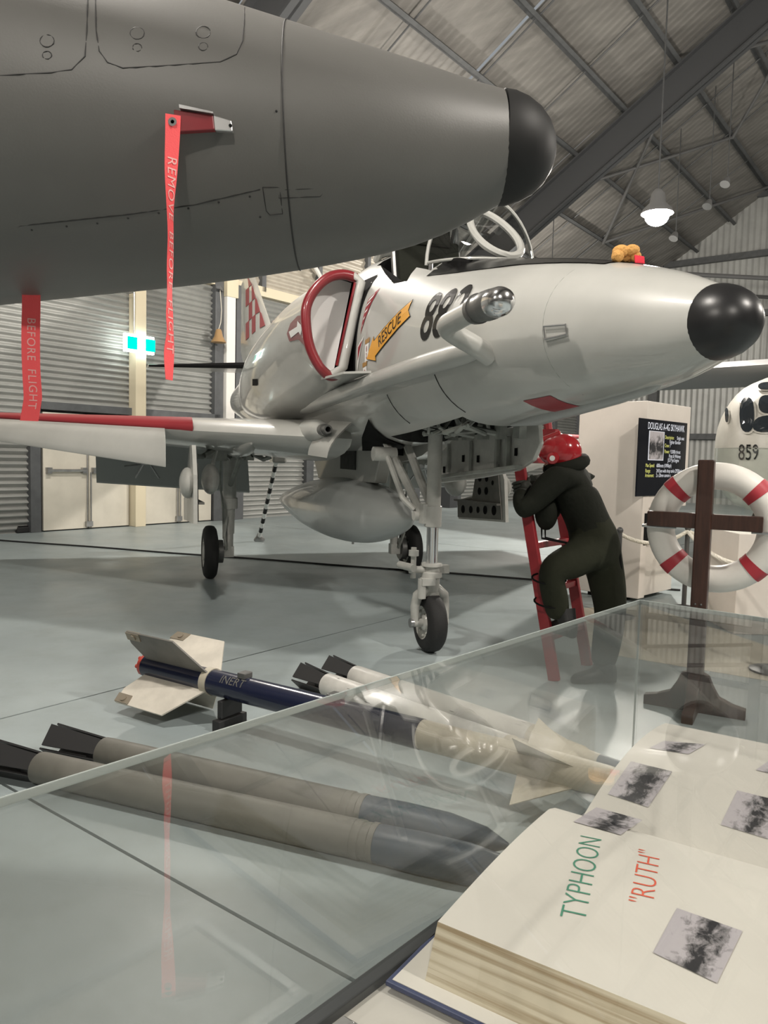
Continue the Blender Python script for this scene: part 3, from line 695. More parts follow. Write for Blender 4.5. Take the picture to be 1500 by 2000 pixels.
    inn = [(-5.9, 2.74), (-6.4, 2.98), (-6.75, 3.32), (-8.5, 4.46), (-9.2, 4.52), (-9.40, 4.47), (-9.38, 3.28), (-9.1, 3.05), (-8.85, 2.72), (-8.35, 2.58)]
    rg = [[jl(x, y0, z) for x, z in pp] for y0, pp in ((-.05, inn), (0, pf), (.05, inn))]
    fn.loft(rg); fin = fn.build('fin', skin, root, smooth=True, angle=25)
    ex = MB(); ex.lathe(jl(-8.38, 0, 2.30), (-1, 0, 0), [(0, .33), (.3, .30), (.3, .26), (.02, .24), (.0, .05)], n=28); ex.build('exhaust', 'gunmetal', root, smooth=True, angle=35)
    # nose gear
    ng = MB(); ng.lathe(jl(0, 0, 1.62), (0, 0, -1), [(0, .052), (.40, .052), (.56, .053), (.565, .062), (.71, .062), (.715, .05)], n=22); g = ng.build('nose_gear_leg', 'gear_white', root, smooth=True, angle=35)
    o = MB(); o.cyl(jl(0, 0, .92), jl(0, 0, .62), .042, n=20); o.build('oleo', 'chrome', g, smooth=True)
    o = MB(); o.lathe(jl(0, 0, .645), (0, 0, -1), [(0, .075), (.02, .078), (.025, .058), (.06, .058), (.065, .075), (.10, .078), (.105, .062), (.20, .058), (.205, .066), (.24, .066)], n=22)
    o.cyl(jl(.0, .0, .60), jl(.0, .17, .60), .026, n=12); o.cyl(jl(0, .14, .54), jl(0, .14, .76), .02, n=12); o.cyl(jl(0, .14, .70), jl(0, .14, .74), .036, n=14)
    o.cyl(jl(.06, .16, .62), jl(-.12, .2, .62), .028, n=12); o.cyl(jl(.05, .09, .54), jl(.05, .09, .40), .03, n=12); o.box(jl(.05, .05, .52), (.07, .1, .05)); o.box(jl(.0, -.09, .60), (.05, .08, .06))
    o.build('steering_unit', 'gear_white', g, smooth=True, angle=35)
    fk = MB()
    fk.path([jl(0, .115, .215), jl(-.01, .118, .33), jl(0, .10, .41), jl(0, .04, .45), jl(0, -.04, .45), jl(0, -.10, .41), jl(-.01, -.118, .33), jl(0, -.115, .215)], [.03, .032, .04, .052, .052, .04, .032, .03], 12)
    fk.cyl(jl(0, .135, .215), jl(0, -.135, .215), .03, n=14); fk.cyl(jl(0, 0, .42), jl(0, 0, .5), .062, n=18); fk.build('fork', 'gear_white', g, smooth=True, angle=40)
    wheel(g, jl(0, 0, .215), .215, .135, (0, 1, 0), 1)
    ax = MB(); ax.cyl(jl(0, .13, .215), jl(0, .155, .215), .034, n=14); ax.build('axle_nut', 'steel', g, smooth=True, angle=35)
    db = MB(); db.path([jl(-.05, .06, .98), jl(-.28, .10, 1.2), jl(-.62, .16, 1.52)], .032, 8); db.path([jl(-.05, -.04, .98), jl(-.28, -.02, 1.2), jl(-.6, .0, 1.52)], .032, 8)
    db.path([jl(-.1, .10, 1.02), jl(-.2, .16, 1.10), jl(-.5, .2, 1.44)], .022, 8); db.cyl(jl(-.5, .12, 1.42), jl(-.5, .3, 1.42), .055, n=14); db.cyl(jl(-.08, -.08, .98), jl(-.08, .12, .98), .035, n=10)
    db.box(jl(-.02, .06, 1.0), (.08, .05, .14)); db.build('drag_brace', 'gear_white', g, smooth=True, angle=40)
    # nose gear door, hanging on the port side, with ribs
    d = MB(); prof = [(.96, 1.62), (.98, 1.5), (.90, 1.40), (.7, 1.33), (.2, 1.27), (-.7, 1.19), (-.72, 1.36), (-.3, 1.55), (-.1, 1.58)]
    d.prism([jl(x, -.27-.02*(1.6-z), z) for x, z in prof], jl(0, -.03, 0)); dd = d.build('nose_gear_door', 'gear_white', root, bevel=.004)
    rb = MB()
    for x, w_ in ((.62, .03), (.48, .03), (.05, .012), (-.35, .012)): rb.box(jl(x, -.262+w_/2, 1.44-.04*(.6-x)), (.03, w_, .22))
    rb.prism([jl(.8, -.262, 1.345), jl(-.65, -.262, 1.225), jl(-.65, -.262, 1.25), jl(.8, -.262, 1.37)], jl(0, .05, 0)); rb.build('door_rib', 'primer', dd, bevel=.004)
    for x, z in ((.42, 1.46), (.15, 1.42), (-.1, 1.42), (.7, 1.47), (-.45, 1.33)): sl = MB(); sl.box(jl(x, -.266, z-.02), (.028, .006, .05)); sl.build('door_slot', 'black_matt', dd)
    pi = MB(); rnd = random.Random(5)
    for q in range(14):
        x = .95-rnd.random()*1.15; pi.path([jl(x, rnd.uniform(-.2, .2), 1.78), jl(x+rnd.uniform(-.2, .2), rnd.uniform(-.22, .22), 1.60), jl(x+rnd.uniform(-.2, .2), rnd.uniform(-.22, .22), 1.56)], rnd.uniform(.01, .022), 6)
    for q in range(5): pi.box(jl(.9-.25*q, -.18, 1.58), (.08, .05, .1))
    pi.build('bay_pipework', 'primer', root, smooth=True)
    # wind screen: rear arch, flat front panel, curved quarter panes
    W = []
    arch = [(x_, .365*math.sin(a), 2.56+.46*math.cos(a)) for a, x_ in ((a, .66) for a in np.linspace(-PI/2, PI/2, 25))]
    archp = [jl(*p) for p in arch]
    def panel_pt(a):   # oval front pane outline, a from 0 (top) round
        r = .14; h = math.cos(a); sx = math.sin(a)*r*(1-.12*h); t = .5+.5*h
        return jl(1.02-.40*t, sx, 2.57+.36*t)
    pan = [panel_pt(a) for a in np.linspace(-PI, PI, 40, endpoint=False)]
    fr_ = MB(); fr_.path(archp, .012, 8); fr_.path(pan, .024, 8, closed=True); 
    base = [jl(.66, .36, 2.575), jl(.80, .33, 2.56), jl(.95, .25, 2.545), jl(1.05, .12, 2.535), jl(1.09, 0, 2.53), jl(1.05, -.12, 2.535), jl(.95, -.25, 2.545), jl(.80, -.33, 2.56), jl(.66, -.36, 2.575)]
    fr_.path(smoothed(base, 4), .010, 8); frm = fr_.build('windscreen_frame', 'jet_white' if skin == 'jet_white' else skin, root, smooth=True)
    gl = MB(); gl.add(pan, [tuple(range(len(pan)))]); gl.build('front_pane', 'canopy_glass', frm)
    for s in (1, -1):
        A = [jl(.66, s*.365*math.sin(a), 2.56+.46*math.cos(a)) for a in np.linspace(0, PI/2, 13)]; B = [panel_pt(s*a) for a in np.linspace(0, PI*.80, 13)]
        gl = MB(); prev = A
        for k in range(1, 7):
            t = k/6; row = [a.lerp(b, t)+jl(0, s*.03*math.sin(PI*t)*(i/12), .025*math.sin(PI*t)) for i, (a, b) in enumerate(zip(A, B))]; gl.strip(prev, row); prev = row
        gl.build('quarter_pane', 'canopy_glass', frm, smooth=True)
    ag = MB(); ags = []
    for x in np.linspace(.75, 2.15, 12):
        k = (x-.75)/1.4; hwid = .40*(1-k)+.12*k; row = []
        for t in np.linspace(-1, 1, 9):
            sv = hwid*t; zt = f_top(x); n = f_n(x); zm = f_zm(x); zz = zm+(zt-zm)*(1-(abs(sv)/f_hw(x))**n)**(1/n); row.append(jl(x, sv, zz+.005))
        ags.append(row)
    for a, b in zip(ags, ags[1:]): ag.strip(a, b)
    ag.build('anti_glare_panel', 'decal_black', root, smooth=True)
    # ejection seat and instrument coaming
    se = MB(); se.box(jl(.05, 0, 2.25), (.5, .5, .14)); sr = Matrix.Rotation(-.22, 3, 'Y')
    se.box(jl(-.22, 0, 2.6), (.14, .48, .75), sr); se.box(jl(-.30, 0, 3.0), (.16, .34, .18), sr)
    so = se.build('ejection_seat', 'overall_dark', root, bevel=.02)
    rl = MB(); [rl.path([jl(-.06, q, 2.1), jl(-.22, q, 2.62), jl(-.34, q, 3.1)], .025, 8) for q in (-.25, .25)]; rl.path([jl(.22, .18, 2.3), jl(.2, .16, 2.55), jl(.12, .12, 2.72)], .015, 6); rl.build('seat_rail', 'steel', so, smooth=True)
    co = MB(); co.prism([jl(.98, -.3, 2.42), jl(.98, -.3, 2.54), jl(.74, -.3, 2.60), jl(.68, -.3, 2.42)], (0, -.6, 0)); co.build('coaming', 'black_matt', root, bevel=.02)
    return f

jet = empty('fighter_jet', JET_N, JET_A, 'white single-seat jet numbered 882 with black nose cap and red intake lip', 'aircraft')
build_jet(jet, 'jet_white')
def canopy(root, hinge_deg, skin):                      # clear canopy hinged behind the seat
    n = MB(); hp = Vector((-.55, 0, 2.86)); rot = Matrix.Rotation(math.radians(hinge_deg), 3, 'Y')
    def T(p): return hp+rot @ (Vector(p)-hp)
    rows = []
    for x in np.linspace(.62, -.5, 12):
        k = (.62-x)/1.12; h = .44*(1-k*k*.75)+.02; wd = .36-.05*k; zb = 2.60+.22*k
        rows.append([T(jl(x, wd*math.sin(a), zb+h*math.cos(a))) for a in np.linspace(-PI/2, PI/2, 21)])
    for a, b in zip(rows, rows[1:]): n.strip(a, b)
    fr_ = MB(); fr_.path(rows[0], .025, 8); fr_.path(rows[-1], .03, 8); fr_.path([r[0] for r in rows], .03, 8); fr_.path([r[-1] for r in rows], .03, 8)
    f = fr_.build('canopy_frame', skin, root, smooth=True); n.build('canopy_pane', 'canopy_glass', f, smooth=True)
    for q in (.2, -.2):
        st = MB(); st.cyl(jl(-.45, q, 2.7), T(jl(-.1, q, 2.85)), .018, n=8); st.build('canopy_strut', 'steel', f)
canopy(jet, -38, 'jet_white')

# ---- equipment and markings of the numbered jet
_fu = [c for c in jet.children if c.name.startswith('fuselage')][0].data
FBV = BVHTree.FromPolygons([Vector(v.co) for v in _fu.vertices], [tuple(p.vertices) for p in _fu.polygons])
def skin_pt(x, z, lift):
    h = FBV.ray_cast(jl(x, 2, z), jl(0, -1, 0)); sv = -h[0].y if h[0] else fs(x, z); return jl(x, sv+lift, z)
def on_skin(name, polyx, mt, lift=.004, par=jet, s=1):
    vs, fs_ = polyx; mb = MB(); mb.add([skin_pt(x, z, lift) for x, z in vs], fs_); return mb.build(name, mt, par, recalc=False)
def frame_text(body, size, o, dx, dz, **kw):     # text laid on the starboard side: reading direction dx, letter tops dz
    vs, fs_ = text2d(body, size, cuts=2, **kw); return [(o[0]+dx[0]*x+dz[0]*y, o[1]+dx[1]*x+dz[1]*y) for x, y in vs], fs_
def grid_poly(poly, cuts=3):
    bm = bmesh.new(); vv = [bm.verts.new((x, z, 0)) for x, z in poly]; bm.faces.new(vv); bmesh.ops.triangulate(bm, faces=bm.faces)
    bmesh.ops.subdivide_edges(bm, edges=bm.edges, cuts=cuts, use_grid_fill=True); bm.verts.index_update()
    r = [(v.co.x, v.co.y) for v in bm.verts], [tuple(v.index for v in f.verts) for f in bm.faces]; bm.free(); return r
on_skin('number_marking', frame_text('882', .37, (1.19, 2.165), (1, -.03), (.10, 1), xs=.80, off=.004, space=1.0), 'decal_black', .005)
a0 = Vector((.10, 2.05)); a1 = Vector((.78, 2.275)); ad = (a1-a0).normalized(); an = Vector((-ad.y, ad.x))
def arrow(w=.052, hw=.085, hl=.16, g=0):
    pts = [a0-ad*g*1.6, a0+ad*hl+an*(hw+g), a0+ad*hl+an*(w+g), a1+an*(w+g)+ad*g, a1-ad*.03, a1-an*(w+g)+ad*g, a0+ad*hl-an*(w+g), a0+ad*hl-an*(hw+g)]
    return [(p.x, p.y) for p in pts]
rs = on_skin('rescue_arrow', grid_poly(arrow(g=.006), 6), 'decal_black', .004); on_skin('arrow_face', grid_poly(arrow(), 6), 'decal_yellow', .006, rs)
c = a0+ad*.42; on_skin('arrow_text', frame_text('RESCUE', .105, (c.x, c.y), (ad.x, ad.y), (an.x, an.y), xs=1.0), 'decal_black', .008, rs)
tr = on_skin('warning_triangle', grid_poly([(.13, 2.52), (-.02, 2.47), (-.055, 2.23)], 5), 'decal_red', .004)
on_skin('triangle_panel', grid_poly([(.09, 2.495), (.005, 2.467), (-.005, 2.445), (.065, 2.47)], 3), 'decal_white', .006, tr)
for k in range(4): on_skin('triangle_panel', grid_poly([(.055-.025*k, 2.45-.05*k), (-.01-.005*k, 2.43-.045*k), (-.015-.005*k, 2.415-.045*k), (.045-.022*k, 2.435-.05*k)], 2), 'decal_white', .006, tr)
tr = on_skin('warning_triangle', grid_poly([(.02, 2.215), (-.10, 2.16), (-.115, 1.985)], 4), 'decal_white', .004); on_skin('triangle_panel', grid_poly([(0, 2.19), (-.085, 2.15), (-.095, 2.06)], 3), 'decal_red', .006, tr)
for (x, z) in ((.10, 2.13), (.05, 1.98)):
    pl = on_skin('stencil_plate', grid_poly([(x-.045, z+.05), (x+.045, z+.06), (x+.045, z+.03), (x-.045, z+.02)], 2), 'decal_brown', .004)
    q = on_skin('stencil_sheet', grid_poly([(x-.04, z+.018), (x+.035, z+.025), (x+.03, z-.09), (x-.045, z-.10)], 2), 'decal_white', .004, pl)
    on_skin('stencil_text', frame_text('8', .05, (x-.004, z-.015), (1, .05), (0, 1)), 'decal_red', .006, q); on_skin('stencil_text', frame_text('2', .05, (x-.006, z-.06), (1, .05), (0, 1)), 'decal_red', .006, q)
# refuelling pipe fairing along the side and bent probe
fa = MB(); pts = [jl(x, fs(x, z)+.012, z) for x, z in [(x, 1.80+.035*(x+2.3)) for x in np.linspace(-2.2, 1.62, 30)]]
fa.path(pts, [.012]+[.03+.03*min(1, k/4) for k in range(1, 27)]+[.06, .055, .04], 12); fa.build('probe_fairing', 'jet_white', jet, smooth=True)
pr = MB(); pr.path(smoothed([jl(1.64, .40, 1.90), jl(1.66, .50, 1.945), jl(1.66, .60, 1.99), jl(1.70, .66, 2.015), jl(1.82, .675, 2.025), jl(2.08, .69, 2.03)], 5), .05, 14); pb = pr.build('refuelling_probe', 'jet_white', jet, smooth=True)
d = Vector(jl(.6, .035, -.03)).normalized(); o = jl(2.06, .689, 2.03)
c = MB(); c.lathe(o, d, [(0, .052), (.01, .062), (.05, .064), (.05, .058), (.13, .056), (.13, .062), (.18, .062), (.20, .054)], n=24); c.build('probe_collar', 'gunmetal', pb, smooth=True, angle=35)
c = MB(); c.lathe(o+d*.2, d, [(0, .056), (.03, .060), (.07, .058), (.10, .048), (.115, .03), (.12, .005)], n=24); c.build('probe_tip', 'chrome', pb, smooth=True, angle=60)
# small side fittings
c = MB(); c.path([jl(2.07, fs(2.07, 1.97)+.012, 1.985), jl(2.2, fs(2.2, 1.97)+.012, 1.975), jl(2.2, fs(2.2, 1.91)+.012, 1.935), jl(2.07, fs(2.07, 1.91)+.012, 1.93)], .005, 6, closed=True); c.build('static_plate', 'steel', jet)
for x, z0, z1 in ((1.1, 1.66, 1.86), (.35, 1.62, 1.80)):
    c = MB(); c.path([jl(x, fs(x, z)+.001, z) for z in np.linspace(z0, z1, 8)], .003, 5); c.build('panel_seam', 'seam_dark', jet)
c = MB(); c.path([jl(2.05, fs(2.05, z)+.0, z) for z in np.linspace(1.70, 2.28, 16)], .0011, 5); c.build('panel_seam', 'primer', jet)
c = MB(); c.prism([jl(-.55, .60, 1.915), jl(-.25, .78, 1.93), jl(.12, .72, 1.94), jl(.22, .56, 1.945)], (0, 0, .015)); c.build('side_step', 'jet_white', jet)
c = MB(); c.lathe(jl(2.42, .0, 1.73), (-1, 0, -.10), [(0, .005), (.06, .03), (.3, .04), (1.0, .045), (1.3, .01)], n=14); c.build('belly_fairing', 'jet_grey_belly', jet, smooth=True)
c = MB(); rows_ = []
for x in np.linspace(1.66, 1.88, 6):
    sec = fsec(x, 48, 1.006); rows_.append([sec[i] for i in range(32, 41)])
for a, b_ in zip(rows_, rows_[1:]): c.strip(a, b_)
c.build('red_belly_band', 'red_paint', jet, smooth=True)
# intake danger patch and arrow
def nac_patch(name, pts, mt, lift, par=jet):
    mb = MB(); mb.prism([jl(x, s+lift, z) for x, s, z in pts], jl(0, .003, 0)); return mb.build(name, mt, par)
_ducts = [c for c in jet.children if c.name.startswith(('intake_duct', 'fuselage', 'wing'))]
def jet_bvh(obs):
    vs, ps = [], []
    for o in obs:
        k = len(vs); vs += [Vector(v.co) for v in o.data.vertices]; ps += [tuple(i+k for i in p.vertices) for p in o.data.polygons]
    return BVHTree.FromPolygons(vs, ps)
JBV = jet_bvh(_ducts); _JMI = (Matrix.Translation(JET_N) @ Matrix.Rotation(JET_A, 4, 'Z')).inverted(); _CJ = _JMI @ CAM
def sight_patch(name, pxs, mt, lift, par=jet, sub=4):
    vs, fs_ = grid_poly([(x, -y) for x, y in pxs], sub); out = []
    for x, y in vs:
        d_ = ((_JMI @ (CAM+ray(x, -y)))-_CJ).normalized(); h = JBV.ray_cast(_CJ, d_)
        if h[0] is None: h = (_CJ+d_*6, -d_)
        nn = h[1] if h[1].dot(d_) < 0 else -h[1]; out.append(h[0]+nn*lift)
    mb = MB(); mb.add(out, fs_); return mb.build(name, mt, par, recalc=False)
sight_patch('vent', [(494, 740), (504, 740), (504, 753), (494, 753)], 'black_matt', .006)
dg_ = sight_patch('danger_patch', [(561, 652), (568, 632), (582, 617), (603, 614), (606, 686), (584, 663), (566, 667)], 'red_gloss', .004)
sight_patch('danger_arrow', [(566, 648), (582, 638), (583, 627), (592, 637), (589, 655), (585, 648), (570, 660)], 'decal_white', .008, dg_)
sight_patch('well_shade_patch', [(722, 816), (733, 836), (756, 855), (790, 868), (790, 890), (748, 888), (708, 888), (708, 852)], 'black_matt', .012, jet, 6)  # flat black patch painting the shade of the wheel well, nothing is carved
# fin checks
JM = Matrix.Translation(JET_N) @ Matrix.Rotation(JET_A, 4, 'Z'); JMI = JM.inverted(); CJ = JMI @ CAM
def on_plane(px, py, sv):                        # sight line onto a plane parallel to the jet's centre plane
    d_ = (JMI @ (CAM+ray(px, py)))-CJ; return CJ+d_*((-sv-CJ.y)/d_.y)
cols_ = [392, 410, 428, 447, 475, 506]
for q in range(5):
    for r in range(-1, 4):
        if (q+r) % 2: continue
        ys = [450-18*(q+e)+98*(r+g) for e in (0, 1) for g in (0, 1)]
        if ys[1] > 750-.75*(cols_[q]-400) or ys[0] < 330: continue
        def cpt(X, Y): p_ = on_plane(350+X/3, 417+Y/3, .05); zz = p_.z; le_ = -6.75-(zz-3.32)*1.535; return jl(min(p_.x, le_+.02), .055, min(zz, 4.44))
        ck = MB(); X0, X1 = cols_[q], cols_[q+1]; ck.prism([cpt(X0, ys[0]), cpt(X1, ys[2]), cpt(X1, ys[3]), cpt(X0, ys[1])], jl(0, .004, 0)); ck.build('red_check', 'decal_red', jet)
vs, fs_ = text2d('NAVY', .26, shear=.2); c = MB(); c.add([jl(-6.6+x, .07, 2.98+y) for x, y in vs], fs_); c.build('tail_lettering', 'decal_black', jet, recalc=False)
# drop tank on the centre pylon
dt = MB(); prof = [(0, .012), (.12, .075), (.35, .15), (.7, .225), (1.1, .28), (1.6, .31), (2.1, .315), (2.6, .30), (3.2, .265), (3.9, .20), (4.6, .12), (5.2, .02)]
dt.lathe(jl(-.42, 0, .93), (-1, 0, -.03), [(p.x, p.y) for p in smoothed([(a, b, 0) for a, b in prof], 4)], n=40); tk = dt.build('drop_tank', 'tank_grey', jet, smooth=True, angle=60)
c = MB(); c.prism([jl(-1.2, -.06, 1.17), jl(-1.0, -.06, 1.50), jl(-3.6, -.06, 1.50), jl(-3.2, -.06, 1.14)], (0, -.12, 0)); py = c.build('pylon', 'jet_white', jet, bevel=.01)
c = MB(); c.box(jl(-2.0, .065, 1.36), (.5, .02, .18)); c.build('pylon_panel', 'bay_dark', py)
c = MB(); c.cyl(jl(-2.0, 0, .62), jl(-2.0, 0, .55), .012, n=8); c.build('drain', 'steel', tk)
# striped arrester hook
h0, h1 = jl(-5.7, .05, 1.32), jl(-7.05, .05, .09); c = MB(); n = 15
for k in range(n): c.cyl(h0.lerp(h1, k/n), h0.lerp(h1, (k+1)/n), .032, n=10, caps=(k in (0, n-1)), m=k % 2)
ho = c.build('arrester_hook', ['decal_white', 'decal_black'], jet); c = MB(); c.lathe(h1+Vector((0, 0, .05)), (-.2, 0, -1), [(0, .03), (.05, .05), (.1, .09), (.13, .085)], n=12, sy=.6); c.build('hook_shoe', 'steel', ho, smooth=True)
c = MB(); c.box(jl(-5.62, .05, 1.37), (.3, .2, .2)); c.build('hook_mount', 'jet_white', ho, bevel=.03)

# ---- second jet: dark grey, standing close on the left, nose across the picture
cap = at(975, 291, 2.08)                     # where the base of its nose cap stands
HD2 = math.radians(2.0); PT2 = .03
for _ in range(30): PT2 = math.asin((cap.z-1.93*math.cos(PT2))/(2.72+3.57))      # main wheels rest on the floor, nose leg raised
R2 = Matrix.Rotation(HD2, 4, 'Z') @ Matrix.Rotation(-PT2, 4, 'Y')
J2 = cap-(R2 @ Vector((2.72, 0, 1.93))); LIFT2 = J2.z-.012
jet2 = empty('fighter_jet', J2, HD2, 'dark grey jet with black nose tip standing across the upper left', 'aircraft'); jet2.rotation_euler = (0, -PT2, HD2)
def dz2(x): return -.064*(1-math.exp(-max(0, 2.72-x)/.22))
def j2w(x, s, z): return Matrix.Translation(J2) @ R2 @ jl(x, s, z)
for ch in list(jet.children):
    nm = ch.name.split('.')[0]
    if nm in ('fuselage', 'nose_cap', 'intake_duct', 'intake_lip', 'intake_blank', 'diverter_shade', 'wing', 'tailplane', 'fin', 'exhaust', 'main_gear_leg', 'nose_gear_leg', 'windscreen_frame', 'canopy_frame', 'ejection_seat', 'coaming'):
        c = copy_tree(ch, jet2)
        if nm == 'fuselage':
            c.data = c.data.copy()
            for v in c.data.vertices: v.co.z += dz2(v.co.x)
        elif nm == 'nose_cap': c.data = c.data.copy(); c.data.materials[0] = MATS['radome_matt']; c.scale.x = .86; c.location.x = 2.72*.14
        elif nm not in ('nose_cap', 'nose_gear_leg', 'main_gear_leg'): c.location.z -= .064
        for ob in [c]+list(c.children_recursive):
            for sl in ob.material_slots:
                if sl.material and sl.material.name in ('jet_white', 'red_gloss', 'red_paint', 'flap_grey'):
                    sl.link = 'OBJECT'; sl.material = MATS['jet_dark']
p = j2w(0, 0, 0); b = MB(); b.box((0, 0, LIFT2/2), (.5, .4, LIFT2)); t = b.build('wheel_block', 'concrete_block', bevel=.01); t.location = (p.x, p.y, 0)
tag(t, 'concrete block under the nose wheel of the dark grey jet', 'block')
def seam2(name, pts, r=.0022, closed=False, mt='seam_dark'):
    c = MB(); c.path(pts, r, 6, closed=closed); return c.build(name, mt, jet2)
XS = 2.185
seam2('panel_seam', [q+Vector((0, 0, dz2(XS))) for q in fsec(XS, 72, 1.0)], .0022, True)
# ================================================================== PITOT COVER AND STREAMERS
from mathutils.bvhtree import BVHTree
J2INV = (Matrix.Translation(J2) @ R2).inverted()
def hit2(px, py, lift=0.0):                   # where a sight line meets the dark jet's side
    r = ray(px, py); Y = 1.2
    while Y < 2.6:
        p = J2INV @ (CAM+r*Y); x, s, z = p.x, -p.y, p.z
        zz = z-dz2(x)
        if f_bot(x) < zz < f_top(x) and s <= fs(x, zz)+lift: return CAM+r*Y
        Y += .002
    return None
def line2(name, pxs, r=.002, closed=False):
    full = []
    for a, c_ in zip(pxs, pxs[1:]+(pxs[:1] if closed else [])):
        n_ = max(1, int(math.hypot(c_[0]-a[0], c_[1]-a[1])/12))
        for k in range(n_): full.append((a[0]+(c_[0]-a[0])*k/n_, a[1]+(c_[1]-a[1])*k/n_))
    if not closed: full.append(pxs[-1])
    pts = [hit2(*q) for q in full]; pts = [J2INV @ p for p in pts if p is not None]
    return seam2(name, pts, r, closed) if len(pts) > 2 else None
line2('panel_seam', [(0, 458), (40, 441), (130, 432), (250, 419), (380, 400), (508, 370)], .0016)
for q in ((62, 449), (130, 442), (190, 436), (250, 426), (310, 416), (368, 407), (427, 395), (488, 384), (508, 424), (540, 217)):
    p = hit2(*q)
    if p: b = MB(); b.sphere(J2INV @ p, .0028, 6, 4); b.build('rivet', 'seam_dark', jet2)
line2('access_hatch', [(186, -30), (188, 60), (194, 100), (210, 122), (240, 133), (330, 128), (430, 121), (462, 106), (474, 80), (477, 40), (478, -10)], .0014)
line2('access_hatch', [(172, -30), (170, 60), (166, 110), (140, 136), (100, 142), (40, 145), (-30, 150)], .0014)
for cx, cy in ((268, 65), (397, 63), (92, 80)):
    for dy, r_ in ((0, 14), (28, 9)): line2('hatch_latch', [(cx+r_*math.cos(t_), cy+dy+r_*.85*math.sin(t_)) for t_ in np.linspace(0, 2*PI, 14, endpoint=False)], .0011, True)
line2('latch_plate', [(513, 366), (520, 412), (527, 420), (552, 418), (546, 366)], .0011, True)
line2('latch_plate', [(546, 371), (545, 387), (625, 384), (632, 376), (626, 368)], .0011, True)
g = hit2(345, 240, .02); e1_ = hit2(455, 244, .005); ex = (e1_-g).normalized(); ey = Vector((0, -1, 0)); ez = ey.cross(ex); ez = ez if ez.z > 0 else -ez
t = empty('pitot_cover', g, 0, 'red tapered pitot cover with bare metal end on the dark jet side', 'pitot cover')
L = (e1_-g).length
def pc(a, b, c): return ex*a*L+ez*b+ey*c
b = MB(); b.prism([pc(.0, .022, 0), pc(.68, .014, 0), pc(.68, -.018, 0), pc(.0, -.026, 0)], ey*.016); b.build('cover_body', 'red_gloss', t, bevel=.002)
b = MB(); b.prism([pc(.68, .015, 0), pc(1, .004, 0), pc(1, -.02, 0), pc(.68, -.019, 0)], ey*.014); b.build('metal_end', 'aluminium', t, bevel=.002)
b = MB(); b.prism([pc(.12, .030, .002), pc(.7, .017, .002), pc(.7, .013, .002), pc(.12, .022, .002)], ey*.022); b.build('top_flange', 'steel', t)
b = MB(); b.cyl(pc(.97, -.008, .013), pc(.97, -.008, .016), .0035, n=8); b.build('pin_hole', 'black_matt', t)
def streamer(rows, width, label, text, tstart, tsize, group):
    pts = [at(x, y, Y) for x, y, Y, a in rows]; pts = smoothed(pts, 5); an = smoothed([(a, 0, 0) for *_, a in rows], 5); an = [p.x for p in an]
    o = pts[0].copy(); root = empty('warning_streamer', o, 0, label, 'streamer', group)
    rings = []; fr = []; ln = 0
    for i, (p, a) in enumerate(zip(pts, an)):
        vd = Vector((p.x, p.y, 0)).normalized(); sd = Vector((vd.y, -vd.x, 0)); wd = sd*math.cos(a)+vd*math.sin(a); nn = wd.cross(Vector((0, 0, 1))).normalized()
        if nn.dot(vd) > 0: nn = -nn
        if i: ln += (pts[i]-pts[i-1]).length
        fr.append((ln, p-o, wd, nn)); rings.append([p-o+wd*width/2, p-o-wd*width/2, p-o-wd*width/2+nn*.0008, p-o+wd*width/2+nn*.0008])
    b = MB(); b.loft(rings); b.build('ribbon', 'streamer', root, smooth=True, angle=50)
    for word in text.split():
      vs, fs_ = text2d(word, tsize, cuts=0, align='LEFT', space=1.15); b = MB(); out = []
      for x, y in vs:
        d = x+tstart; k = 0
        while k < len(fr)-2 and fr[k+1][0] < d: k += 1
        l0, p0, w0, n0 = fr[k]; l1, p1, w1, n1 = fr[k+1]; q = (d-l0)/max(l1-l0, 1e-6); out.append(p0.lerp(p1, q)+w0.lerp(w1, q)*y+n0.lerp(n1, q)*.0018)
      b.add(out, fs_); b.build('lettering', 'streamer_text', root, recalc=False); tstart += max(v[0] for v in vs)+tsize*.75
    return root, fr
Ys = g.y-.022
st1, fr1 = streamer([(338, 224, Ys, .05), (337, 262, Ys, .3), (334, 330, Ys, .6), (332, 400, Ys, 1.08), (333, 460, Ys, 1.2), (332, 520, Ys, 1.15), (331, 570, Ys, 1.25), (331, 615, Ys, 1.1), (332, 650, Ys, 1.12), (330, 690, Ys, .85), (330, 742, Ys, 1.1)], .031,
    'long twisted red streamer hanging from the pitot cover on the dark jet', 'REMOVE  BEFORE  FLIGHT', .085, .031, 'red warning streamers')
b = MB(); c0 = Vector((.0, -.003, -.016)); b.lathe(c0, (0, -1, 0), [(0, .008), (.002, .009), (.002, .004), (0, .0035)], n=16); b.build('grommet', 'gunmetal', st1, smooth=True)
streamer([(61, 556, 2.04, .1), (61, 600, 2.04, .15), (60, 660, 2.04, .05), (61, 720, 2.04, .2), (64, 770, 2.04, .1), (63, 786, 2.04, .2), (57, 822, 2.04, .1)], .0445,
    'flat red streamer hanging below the dark jet belly at far left', 'BEFORE  FLIGHT', .085, .029, 'red warning streamers')

